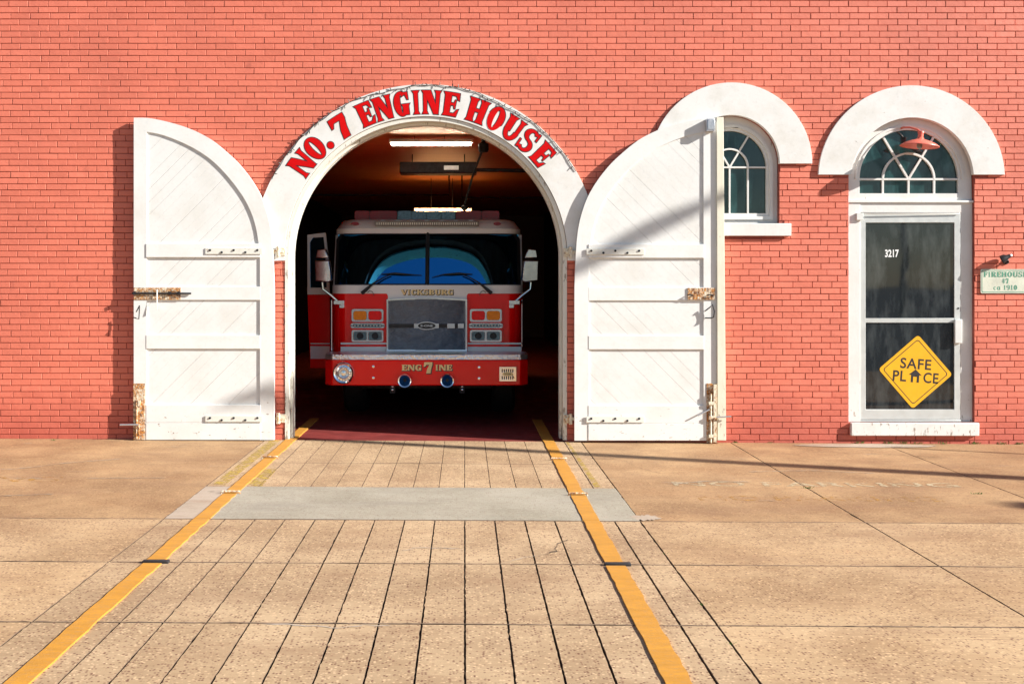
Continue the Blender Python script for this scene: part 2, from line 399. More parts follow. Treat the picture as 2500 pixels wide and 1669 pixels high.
def glyph(ch, w):
    t = min(T_, w * .42)
    if ch == 'N': return [stem(.10, .15), stem(w - .10, .15, f=.05, lo=False), [(0, 1), (.05 + t, 1), (w - .02, .0), (w - .05 - t * .7, 0)]]
    if ch == 'O' or ch == '0': return [ring_(w / 2, .5, w / 2, .53, t, .13)]
    if ch == '.': return [[(w / 2 + .15 * math.cos(R(a)), .15 + .15 * math.sin(R(a))) for a in range(0, 360, 24)]]
    if ch == '7': return [[(0, .62), (.05, 1.02), (w, 1.02), (w, .78), (.2, .80), (.08, .62)], [(w, .80), (w * .86, .42), (w * .78, 0), (w * .30, 0), (w * .42, .38), (w * .72, .85), (w, .85)]]
    if ch == 'E' or ch == 'F':
        g = [stem(t / 2 + .04, t), [(t, 1), (w, 1), (w + .03, .70), (w - .04, .72), (w - .12, .87), (t, .88)],
             [(t, .57), (w * .72, .56), (w * .78, .70), (w * .84, .70), (w * .84, .33), (w * .78, .33), (w * .72, .46), (t, .45)]]
        if ch == 'E': g.append([(t, 0), (w, 0), (w + .06, .32), (w - .01, .30), (w - .12, .13), (t, .12)])
        return g
    if ch == 'G': return [ring_(w / 2, .5, w / 2, .53, t, .13, 50, 335), stem(w - .15, t * .95, 0.02, .48, .05, .1, lo=False), [(w * .72, .98), (w * .95, .98), (w * .97, .66), (w * .90, .66)]]
    if ch == 'C': return [ring_(w / 2, .5, w / 2, .53, t, .13, 48, 312), [(w * .72, .98), (w * .95, .98), (w * .97, .66), (w * .90, .66)], [(w * .74, .14), (w * .95, .36), (w * 1.0, .33), (w * .88, .08)]]
    if ch == 'I' or ch == '1': return [stem(w / 2, t)]
    if ch == 'H': return [stem(t / 2 + .04, t), stem(w - t / 2 - .04, t), [(t, .44), (w - t, .44), (w - t, .58), (t, .58)]]
    if ch == 'U': return [stem(t / 2 + .04, t, .35, 1, lo=False), stem(w - .12, .15, .35, 1, lo=False), ring_(w / 2 + .01, .38, w / 2 - .04, .41, .2, .15, 180, 360)]
    if ch == 'S': return [ring_(w / 2, .74, w / 2 - .02, .28, t * .75, .11, 35, 265), ring_(w / 2, .27, w / 2, .29, t * .75, .11, -145, 85),
                          [(w * .08, .72), (w * .40, .60), (w * .95, .38), (w * .98, .26), (w * .60, .42), (w * .12, .60)],
                          [(w * .80, 1.02), (w * .90, 1.02), (w * .95, .68), (w * .86, .68)], [(w * .0, .36), (w * .09, .36), (w * .16, .0), (w * .03, .0)]]
    if ch == 'V': return [[(-.02, 1), (t + .06, 1), (w / 2 + .13, .0), (w / 2 - .04, 0)], [(w * .86, 1), (w + .02, 1), (w / 2 + .12, 0), (w / 2 + .02, 0)]]
    if ch == 'K': return [stem(t / 2 + .04, t), [(w - .12, 1), (w + .02, 1), (t + .05, .38), (t, .50)], [(t + .08, .62), (t + .2, .70), (w + .05, 0), (w - .25, 0)]]
    if ch in 'BPR':
        g = [stem(t / 2 + .04, t), ring_(w * .45, .745, w * .48, .26, t * .8, .11, -90, 90), [(t, 1.003), (w * .46, 1.003), (w * .46, .89), (t, .89)], [(t, .598), (w * .46, .598), (w * .46, .487), (t, .487)]]
        if ch == 'B': g += [ring_(w * .48, .27, w * .52, .27, t * .8, .11, -90, 90), [(t, .11), (w * .49, .11), (w * .49, .0), (t, .0)]]
        if ch == 'R': g += [[(w * .38, .52), (w * .66, .56), (w + .06, .0), (w * .74, .0)]]
        return g
    if ch == '9': return [ring_(w / 2, .70, w / 2, .32, t * .8, .1), ring_(w / 2, .5, w / 2, .52, t * .8, .12, -130, 0)]
    if ch == 'c': return [ring_(w / 2, .34, w / 2, .36, t * .8, .1, 45, 315)]
    if ch == 'a': return [ring_(w / 2, .34, w / 2, .36, t * .8, .1), stem(w - .1, .16, 0, .68, .02)]
    if ch == '#': return [stem(w * .35, .1, f=0), stem(w * .7, .1, f=0), [(0, .3), (w, .3), (w, .4), (0, .4)], [(0, .62), (w, .62), (w, .72), (0, .72)]]
    return []
def densify(lp, d=.06):
    out = []
    for i in range(len(lp)):
        a, b = lp[i], lp[(i + 1) % len(lp)]; L = math.hypot(b[0] - a[0], b[1] - a[1]); n = max(1, int(L / d))
        out += [(a[0] + (b[0] - a[0]) * k / n, a[1] + (b[1] - a[1]) * k / n) for k in range(n)]
    return out
def put_glyph(mb, ch, w, fn, y, grow=0, step=.0003):
    for i, g in enumerate(glyph(ch, w)):
        if isinstance(g, tuple) and g[0] == 'ring': lps = [offset(g[1], grow), offset(g[2], -grow)]
        else: lps = [offset(g, grow)]
        lps = [[fn(*p) for p in densify(lp)] for lp in lps]
        mb.sheet(lps, y - i * step)
WID = {'I': .42, '1': .42, '.': .34, 'E': .66, 'F': .62, 'S': .66, 'C': .72, 'G': .76, 'O': .80, '0': .62, '9': .62, 'N': .84, 'H': .84, 'U': .80, 'V': .82, 'K': .84, 'B': .74, 'R': .80, '7': .62, 'c': .5, 'a': .56, '#': .6, ' ': .35}
def serif_line(mb, txt, xc, zb, h, y, grow=0, width=None, sp=.10, step=.0003):
    tot = sum(WID[c] for c in txt) + sp * (len(txt) - 1); sx = (width / (tot * h)) if width else 1
    x = 0
    for ch in txt:
        if ch != ' ':
            put_glyph(mb, ch, WID[ch], lambda u, v, x=x: (xc + ((x + u) - tot / 2) * h * sx, zb + v * h), y, grow, step)
        x += WID[ch] + sp
def sans(txt, h, width=None, bold=.0, track=1.0):    # built-in sans lettering as flat 2-D triangles, centred, baseline 0
    cu = bpy.data.curves.new('t', 'FONT'); cu.body = txt; cu.size = 1; cu.offset = bold; cu.space_character = track; cu.resolution_u = 4
    ob = bpy.data.objects.new('t', cu); COL.objects.link(ob)
    bpy.context.view_layer.update()
    me = bpy.data.meshes.new_from_object(ob.evaluated_get(bpy.context.evaluated_depsgraph_get()))
    vs = [(v.co.x, v.co.y) for v in me.vertices]; fs = [tuple(p.vertices) for p in me.polygons]
    bpy.data.objects.remove(ob); bpy.data.meshes.remove(me); bpy.data.curves.remove(cu)
    x0, x1 = min(v[0] for v in vs), max(v[0] for v in vs); y0, y1 = min(v[1] for v in vs), max(v[1] for v in vs)
    k = h / (y1 - y0); kx = (width / (x1 - x0)) if width else k
    return [((x - (x0 + x1) / 2) * kx, (y - y0) * k) for x, y in vs], fs

# =================================================================== GROUND
def slab(mb, x0, x1, y0, y1, top=0.0, g=.006, jit=.0025, depth=.03, seed=0, nx=None, ny=None):
    x0 += g; x1 -= g; y0 += .006; y1 -= .006; jit *= .5
    r_ = random.Random(int(x0 * 977 + y0 * 131) + seed)
    nx = nx or max(2, int((x1 - x0) / .12)); ny = ny or max(2, int((y1 - y0) / .035))
    ring = [(x0 + (x1 - x0) * i / nx, y0) for i in range(nx)] + [(x1, y0 + (y1 - y0) * i / ny) for i in range(ny)] + \
           [(x1 - (x1 - x0) * i / nx, y1) for i in range(nx)] + [(x0, y1 - (y1 - y0) * i / ny) for i in range(ny)]
    ring = [(x + r_.uniform(-jit, jit) - (jit * 3 if r_.random() < .04 else 0), y + r_.uniform(-jit, jit)) for x, y in ring]
    c = ((x0 + x1) / 2, (y0 + y1) / 2); n = len(ring); e = .0015
    ins = [(x + (e if x < c[0] else -e), y + (e if y < c[1] else -e)) for x, y in ring]
    vs = [(x, y, ground_z(x) + top) for x, y in ins] + [(x, y, ground_z(x) + top - .004) for x, y in ring] + [(x, y, ground_z(x) + top - depth) for x, y in ring]
    fs = [tuple(range(n))] + [(i, (i + 1) % n, n + (i + 1) % n, n + i) for i in range(n)] + [(n + i, n + (i + 1) % n, 2 * n + (i + 1) % n, 2 * n + i) for i in range(n)]
    mb.add(vs, fs)
YJ = [-10.2, -8.96, -7.72, -6.48, -5.285, -4.05, -2.77, -1.53, 0.0]
GX = [-2.17] + [-1.727 + .2161 * i for i in range(14)] + [1.27]
ASL = -10.25
# base sheet under everything, out to the horizon
mb = MB(); mb.add([(-900, -900, -.05), (900, -900, -.05), (900, 900, -.05), (-900, 900, -.05)], [(0, 1, 2, 3)])
tag(mb.build('ground', 'asphalt'), kind='structure')
mb = MB(); mb.add([(-9, -10.25, -.022 + .05), (9, -10.25, -.022 - .05), (9, 0.34, -.022 - .05), (-9, 0.34, -.022 + .05)], [(0, 1, 2, 3)])
tag(mb.build('joint_bed', 'gap'), kind='structure')
mb = MB()
for j in range(len(YJ) - 1):
    if abs(YJ[j] + 4.05) < .01: continue
    for i in range(len(GX) - 1):
        x0, x1 = GX[i], GX[i + 1]
        gg = .0042 if YJ[j] < -4 else .0018
        slab(mb, x0, x1, YJ[j], YJ[j + 1] + (0 if j < 7 else -.003), 0, gg if 0 < i < 14 else .005, .0028)
tag(mb.build('driveway', 'drive', flat=True), kind='structure')
# pavement either side
mb = MB(); mo = MB()
for xs, sd_ in (([-8.6, -2.17], 1), ([1.27, 2.9, 4.54, 6.2, 8.6], 2)):
    for i in range(len(xs) - 1):
        for j in range(len(YJ) - 1):
            if YJ[j] < -4.06: slab(mb, xs[i], xs[i + 1], YJ[j], YJ[j + 1], 0, .0045, .003, nx=40, ny=20)
        # the old apron by the wall is one pour without cross joints
        slab(mo, xs[i], xs[i + 1], YJ[5], .002, -.002, .0045, .0035, nx=60, ny=60)
tag(mb.build('pavement', 'pave', flat=True), kind='structure')
tag(mo.build('old_pavement', 'pave_old', flat=True), kind='structure')
mb = MB(); slab(mb, -1.87, 1.27, -4.05, -2.77, .003, .002, .006)
tag(mb.build('concrete_patch', 'patch', flat=True), kind='structure')
mb = MB(); slab(mb, -2.17, -1.87, -4.05, -2.77, .002, .003, .004)
tag(mb.build('patch_edge', 'patch_side', flat=True), kind='structure')
def gsheet(name, loops, h, m):
    mb = MB()
    flat = [p for lp in loops for p in lp]
    tr = tessellate_polygon([[Vector((p[0], p[1], 0)) for p in lp] for lp in loops])
    mb.add([(p[0], p[1], ground_z(p[0]) + h) for p in flat], [tuple(t) for t in tr])
    return tag(mb.build(name, m, flat=True), kind='structure')
def blob(cx, cy, rx, ry, n=26, j=.18, seed=1):
    r_ = random.Random(seed); return [(cx + rx * math.cos(2 * math.pi * i / n) * (1 + r_.uniform(-j, j)), cy + ry * math.sin(2 * math.pi * i / n) * (1 + r_.uniform(-j, j))) for i in range(n)]
gsheet('mortar_smear', [blob(1.33, -3.93, .10, .09, 40, .35, seed=3)], .0035, 'patch_side')
gsheet('threshold_patch', [blob(4.3, -.20, .75, .13, 40, .06, seed=5)], .0035, 'patch_side')
def crack(pts, w_, m_, nm, sd=1):
    r_ = random.Random(sd); P_ = []
    for i in range(len(pts) - 1):
        a, b = Vector(pts[i]), Vector(pts[i + 1]); n = max(2, int((b - a).length / .035)); jy = .003 if nm == 'pavement_joint' else .010
        for k in range(n): q = a.lerp(b, k / n); P_.append((q.x + r_.uniform(-.012, .012), q.y + r_.uniform(-jy, jy)))
    P_.append(pts[-1]); up = []; dn = []
    for i, p in enumerate(P_):
        ww = w_ * r_.uniform(.2, 1) * (0.15 if i in (0, len(P_) - 1) else 1); up.append((p[0], p[1] + ww)); dn.append((p[0], p[1] - ww))
    gsheet(nm, [up + dn[::-1]], .0022, m_)
crack([(.70, -4.62), (.60, -4.78), (.585, -4.95), (.50, -5.05)], .022, 'gap', 'pavement_crack', 1)
crack([(.50, -5.05), (.37, -5.12), (.23, -5.28)], .008, 'patch_side', 'pavement_crack', 2)
crack([(-.40, -4.98), (-.30, -4.88), (-.05, -4.90), (.0, -4.93)], .008, 'patch_side', 'pavement_crack', 3)
crack([(-1.0, -6.49), (-.82, -6.51), (-.62, -6.56), (-.50, -6.50), (-.36, -6.52)], .010, 'patch_side', 'pavement_crack', 4)
crack([(-4.9, -2.05), (-4.1, -1.98), (-3.75, -1.62), (-3.3, -1.35)], .012, 'patch_side', 'pavement_crack', 5)
crack([(-4.0, -3.3), (-3.3, -3.15)], .012, 'patch_side', 'pavement_crack', 6)
crack([(-3.3, -2.42), (-2.6, -2.38)], .010, 'patch_side', 'pavement_crack', 7)
crack([(1.75, -2.55), (2.1, -2.4), (2.5, -2.42)], .014, 'patch_side', 'pavement_crack', 8)
crack([(1.55, -1.25), (1.62, -1.7), (1.80, -2.05)], .006, 'gap', 'pavement_crack', 9)
crack([(2.6, -1.9), (3.2, -1.8), (3.8, -1.95)], .010, 'patch_side', 'pavement_crack', 10)
crack([(4.0, -4.25), (4.15, -4.42), (4.4, -4.55)], .012, 'gap', 'pavement_crack', 11)
crack([(-.95, -1.55), (-.3, -1.50), (-.15, -1.55)], .005, 'gap', 'pavement_crack', 12)
crack([(3.4, -.62), (4.2, -.75), (4.9, -1.05)], .005, 'gap', 'pavement_crack', 13)
for j_ in range(34):
    r_ = random.Random(300 + j_); xx = r_.uniform(-5, 5.5); yy = r_.uniform(-3.4, -.3); L_ = r_.uniform(.05, .30)
    crack([(xx, yy), (xx + L_, yy + r_.uniform(-.04, .04))], r_.uniform(.004, .010), 'patch_side' if r_.random() < .75 else 'gap', 'pavement_scar', 400 + j_)
MT['joint'] = mat('joint_fill', (.23, .155, .10), .95, 0, .4, 9)
for k_, yj in enumerate((-4.05, -5.285, -6.48, -7.72)):
    for q_, (xa, xb) in enumerate(((-8.5, -2.18), (-2.16, 1.26), (1.28, 8.5))):
        if k_ == 0 and q_ == 1: continue
        n_ = 14; r_ = random.Random(k_ * 7 + q_); crack([(xa + (xb - xa) * i / n_, yj + r_.uniform(-.004, .004)) for i in range(n_ + 1)], .009, 'joint', 'pavement_joint', 70 + k_ * 3 + q_)
# yellow guide strips (slightly raised, in lengths)
def yellow(name, x0, x1, cuts):
    mb = MB()
    for (a, b) in cuts:
        n = max(2, int((b - a) / .09)); r_ = random.Random(int(a * 100) + int(x0 * 10))
        L = [(x0 + r_.uniform(-.004, .004), a + (b - a) * i / n) for i in range(n + 1)]
        Q = [(x1 + r_.uniform(-.006, .006), a + (b - a) * i / n) for i in range(n + 1)]
        for i in range(n):
            p = [L[i], Q[i], Q[i + 1], L[i + 1]]
            h = .009
            mb.add([(x, y, ground_z(x) + h) for x, y in p] + [(x, y, ground_z(x) - .01) for x, y in p], [(0, 1, 2, 3), (0, 3, 7, 4), (1, 5, 6, 2), (0, 4, 5, 1), (3, 2, 6, 7)])
    return tag(mb.build(name, 'yellow', flat=True), kind='structure')
ycuts = [(-10.2, -5.34), (-5.26, -4.055), (-4.045, -3.12), (-3.08, -1.32), (-1.28, 1.9)]
yellow('yellow_line', -1.947, -1.838, ycuts)
yellow('yellow_line', .858, .975, ycuts)
gsheet('old_yellow_line', [[(-2.13, -2.7), (-2.02, -2.7), (-2.0, -.03), (-2.11, -.03)]], .0018, 'yellow_faded')
gsheet('old_yellow_line', [[(1.10, -2.7), (1.15, -2.7), (1.13, -.03), (1.10, -.03)]], .0018, 'yellow_faded')
gsheet('old_yellow_line', [[(-1.83, -2.75), (-1.70, -2.75), (-1.72, -1.9), (-1.83, -1.9)]], .0018, 'yellow_faded')
# faded NO PARKING on the pavement
def ghost(txt, xc, y, w_, h_, m, name='faded_lettering'):
    vs, fs = sans(txt, h_, w_, .01); mb = MB()
    mb.add([(xc + a, y + b, ground_z(xc + a) + .0004) for a, b in vs], fs)
    return tag(mb.build(name, m, flat=True), kind='structure')
ghost('NO PARKING', 3.02, -2.62, 2.45, .20, 'ghost')
ghost('FIRE LANE', 3.0, -3.22, 1.9, .0 + .24, 'ghost_y') if False else None
ghost('NO PARKING', 2.85, -3.25, 1.95, .20, 'ghost_y')
ghost('NO PARKING', -4.75, -2.60, 2.5, .25, 'ghost_y')
# bars across the strips; the near dark pair stand in for shadowed gaps
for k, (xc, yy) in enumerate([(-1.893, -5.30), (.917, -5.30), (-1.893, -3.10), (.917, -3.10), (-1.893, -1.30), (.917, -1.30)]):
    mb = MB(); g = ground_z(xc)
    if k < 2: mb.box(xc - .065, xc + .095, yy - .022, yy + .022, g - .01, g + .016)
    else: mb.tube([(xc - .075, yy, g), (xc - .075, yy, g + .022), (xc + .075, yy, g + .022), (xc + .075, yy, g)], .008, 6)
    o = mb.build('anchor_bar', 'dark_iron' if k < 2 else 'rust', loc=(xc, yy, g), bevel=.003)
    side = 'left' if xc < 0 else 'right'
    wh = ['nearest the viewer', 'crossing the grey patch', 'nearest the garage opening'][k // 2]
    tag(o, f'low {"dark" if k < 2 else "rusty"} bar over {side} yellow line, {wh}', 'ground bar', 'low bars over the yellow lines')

# =================================================================== BUILDING
B = empty('fire_station', (0, 0, 0), 'salmon painted brick firehouse with arched garage doorway, white trim and glazed entrance', 'building')
ARX, ARZ = P(1040, 630)             # big arch centre
S = DIST / F                        # metres per photo pixel on the wall
WX, WZ = P(1784, 400); NX_, NZ = P(2223, 437)
x_l, x_r = PX(695), PX(1379)
wx_l, wx_r, wz_b = WX - 119 * S, WX + 119 * S, PZ(546)
dx_l, dx_r, dz_b = PX(2072), PX(2379), PZ(1031)
RB = 349 * S
HB = [(x_l, -.12)] + [(x_l, ARZ)] + arc(ARX, ARZ, (x_r - x_l) / 2, 180, 0, 48) + [(x_r, -.12)]
hole_big = [(x_l, -.2)] + arc((x_l + x_r) / 2, ARZ, (x_r - x_l) / 2, 180, 0, 48) + [(x_r, -.2)]
hole_win = [(wx_l, wz_b)] + arc(WX, WZ, 119 * S, 180, 0, 36) + [(wx_r, wz_b)]
hole_door = [(dx_l, dz_b)] + arc((dx_l + dx_r) / 2, NZ, (dx_r - dx_l) / 2, 180, 0, 40) + [(dx_r, dz_b)]
BT = 6.1
outer = [(-7.4, -.2)] + [(x_l - .0001, -.2)] + [(x_l, ARZ)] + arc((x_l + x_r) / 2, ARZ, (x_r - x_l) / 2, 180, 0, 48)[1:] + [(x_r + .0001, -.2), (8.6, -.2), (8.6, BT), (-7.4, BT)]
mb = MB(); mb.ext([outer, hole_win, hole_door], .0095, .36)
mb.build('wall', 'mortar', B, flat=True)
# bricks
bm_ = MB(); CH, BL, J = .0665, .2128, .0072
rows = int((BT + .13) / CH)
for r_ in range(rows):
    z0 = -.125 + r_ * CH; z1 = z0 + CH - J * rng.uniform(.8, 1.1)
    x = -7.4 + (BL / 2 if r_ % 2 else 0) + .012 * math.sin(r_ * 1.7) - BL
    header = False
    drift = .018 * math.sin(r_ * .13)
    while x < 8.6:
        L = BL + rng.uniform(-.003, .003); a, b = x + drift, x + drift + L - J * rng.uniform(.75, 1.1); x += L
        if b < -7.4 or a > 8.6: continue
        segs = [(max(a, -7.4), min(b, 8.6))]; zc = (z0 + z1) / 2
        def cut(segs, l, r):
            o = []
            for s0, s1 in segs:
                if s1 <= l or s0 >= r: o.append((s0, s1)); continue
                if s0 < l - .01: o.append((s0, l))
                if s1 > r + .01: o.append((r, s1))
            return o
        def hw(R_, cz, z):                       # half width of a circle at height z
            d = abs(z - cz); return math.sqrt(R_ * R_ - d * d) if d < R_ else 0
        if zc < ARZ: segs = cut(segs, x_l, x_r)
        else:
            h_ = hw(385 * S, ARZ, zc)
            if h_: segs = cut(segs, ARX - h_, ARX + h_)
        if wz_b - .14 < zc < wz_b: segs = cut(segs, PX(1652), PX(1915))
        elif wz_b < zc < WZ: segs = cut(segs, wx_l, wx_r)
        elif zc >= WZ:
            h_ = hw(160 * S, WZ, zc)
            if h_: segs = cut(segs, WX - h_, WX + h_)
        if dz_b < zc < PZ(427): segs = cut(segs, dx_l, dx_r)
        elif zc >= PZ(427):
            h_ = hw(190 * S, NZ, zc)
            if h_: segs = cut(segs, NX_ - h_, NX_ + h_)
        for s0, s1 in segs:
            if s1 - s0 < .015: continue
            e = .0022; ya = rng.uniform(-.0022, .0012); t1 = rng.uniform(-.0008, .0008); t2 = rng.uniform(-.0007, .0013); rz = rng.uniform(-.0009, .0009)
            yb = .0098
            f_ = [(s0 + e, ya + t1 - t2, z0 + e + rz), (s1 - e, ya - t1 - t2, z0 + e - rz), (s1 - e, ya - t1 + t2, z1 - e - rz), (s0 + e, ya + t1 + t2, z1 - e + rz)]
            g_ = [(s0, ya + .0026, z0 + rz), (s1, ya + .0026, z0 - rz), (s1, ya + .0026, z1 - rz), (s0, ya + .0026, z1 + rz)]
            k_ = [(p[0], yb, p[2]) for p in g_]
            bm_.add(f_ + g_ + k_, [(0, 1, 2, 3), (4, 5, 1, 0), (5, 6, 2, 1), (6, 7, 3, 2), (7, 4, 0, 3), (8, 9, 5, 4), (9, 10, 6, 5), (10, 11, 7, 6), (11, 8, 4, 7)])
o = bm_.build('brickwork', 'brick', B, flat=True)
# coping, roof, side and rear shell
mb = MB(); mb.box(-7.5, 8.7, -.06, .42, BT, BT + .12); mb.build('coping', 'plaster', B)
mb = MB(); mb.box(-7.4, 8.6, .36, 26, 5.2, 5.35); mb.build('roof', 'asphalt', B)
mb = MB(); mb.box(-7.4, -7.1, .36, 26, -.2, 5.9); mb.box(8.3, 8.6, .36, 26, -.2, 5.9); mb.box(-7.1, 8.3, 25.7, 26, -.2, 5.9); mb.build('outer_wall', 'mortar', B)
CEIL = 3.95
mb = MB(); mb.box(-4.0, 2.6, .362, 24.0, CEIL, CEIL + .05); mb.build('ceiling', 'bead', B)
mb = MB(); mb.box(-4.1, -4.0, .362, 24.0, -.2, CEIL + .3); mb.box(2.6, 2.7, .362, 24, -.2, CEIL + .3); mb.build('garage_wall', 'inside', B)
mb = MB(); mb.box(-4.0, 2.6, 24.0, 24.1, -.2, CEIL + .3); mb.build('garage_rear_wall', 'bead', B)
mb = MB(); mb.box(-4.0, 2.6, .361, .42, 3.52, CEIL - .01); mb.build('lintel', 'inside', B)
mb = MB(); mb.add([(-4, .0, ground_z(-4) - .004), (2.6, .0, ground_z(2.6) - .004), (2.6, 24, ground_z(2.6) - .004), (-4, 24, ground_z(-4) - .004)], [(0, 1, 2, 3)])
tag(mb.build('garage_floor', 'floor_red'), kind='structure')
# interior partition behind entrance and window
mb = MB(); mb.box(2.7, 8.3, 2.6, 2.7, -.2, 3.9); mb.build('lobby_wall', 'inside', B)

# --- garage arch
mb = MB(); mb.ext([arc(ARX, ARZ, 423 * S, 181, -1, 96) + arc(ARX, ARZ, 345 * S, -1, 181, 96)], -.026, .02)
o_arch = mb.build('arch_surround', 'plaster', B, bevel=.004)
# wooden inner frame following the opening
def archframe(cx, cz, r0, r1, zb, y0, y1, n=64):
    return [[(cx - r1, zb)] + arc(cx, cz, r1, 180, 0, n) + [(cx + r1, zb), (cx + r0, zb)] + arc(cx, cz, r0, 0, 180, n) + [(cx - r0, zb)]]
mb = MB(); mb.ext(archframe(ARX, ARZ, 334 * S, 344 * S, .01, 0, 0), -.010, .16); mb.build('door_frame', 'frame_old', B, bevel=.003)
mb = MB(); mb.ext(archframe(ARX, ARZ, 328 * S, 333.7 * S, .01, 0, 0), .10, .24); mb.build('door_stop', 'frame_old', B, bevel=.003)
# lettering
LET = [('N', 142.7, 6.9), ('O', 135.3, 6.3), ('.', 130.2, 3.0), ('7', 123.2, 6.2), ('E', 112.8, 5.2), ('N', 105.9, 6.3), ('G', 99.0, 5.5), ('I', 93.6, 3.2), ('N', 88.0, 6.2),
       ('E', 80.8, 5.3), ('H', 70.8, 6.9), ('O', 63.3, 6.1), ('U', 56.1, 6.4), ('S', 48.9, 5.8), ('E', 41.6, 5.4)]
red, blk = MB(), MB()
for ch, ang, aw in LET:
    hpx = 57.0; wu = aw * math.pi / 180 * 380 / hpx
    if ch == '.': wu = .34
    def fn(u, v, ang=ang, wu=wu):
        rr = (351 + v * hpx) * S; th = R(ang) - (u - wu / 2) * hpx * S / (380 * S)
        return (ARX + rr * math.cos(th), ARZ + rr * math.sin(th))
    put_glyph(blk, ch, wu, fn, -.0272, .032); put_glyph(red, ch, wu, fn, -.0292, 0)
blk.build('letter_outline', 'letter_black', o_arch, flat=True)
red.build('lettering', 'letter_red', o_arch, flat=True)

# --- carriage doors
ZL = lambda z: 250 + z / 3.136                 # helper for measured outline
curve_out = [(240, 118), (300, 118), (365, 122), (480, 145), (600, 178), (700, 215), (800, 265), (870, 313), (950, 380), (1030, 455), (1100, 537), (1160, 622), (1210, 710), (1242, 790), (1272, 890), (1292, 1000), (1303, 1130), (1308, 1230)]
curve_in = [(340, 226), (420, 240), (500, 263), (600, 303), (700, 352), (800, 415), (880, 482), (960, 567), (1040, 668), (1100, 762), (1150, 872), (1180, 980), (1197, 1090)]
def smooth(pts, n=3):
    out = []
    for i in range(len(pts) - 1):
        p0, p1, p2, p3 = pts[max(i - 1, 0)], pts[i], pts[i + 1], pts[min(i + 2, len(pts) - 1)]
        for k in range(n):
            t = k / n; q = []
            for a in (0, 1):
                q.append(.5 * (2 * p1[a] + (p2[a] - p0[a]) * t + (2 * p0[a] - 5 * p1[a] + 4 * p2[a] - p3[a]) * t * t + (3 * p1[a] - p0[a] - 3 * p2[a] + p3[a]) * t ** 3))
            out.append(tuple(q))
    return out + [pts[-1]]
co = [(ZL(x), ZL(y)) for x, y in smooth(curve_out)]; ci = [(ZL(x), ZL(y)) for x, y in smooth(curve_in)]
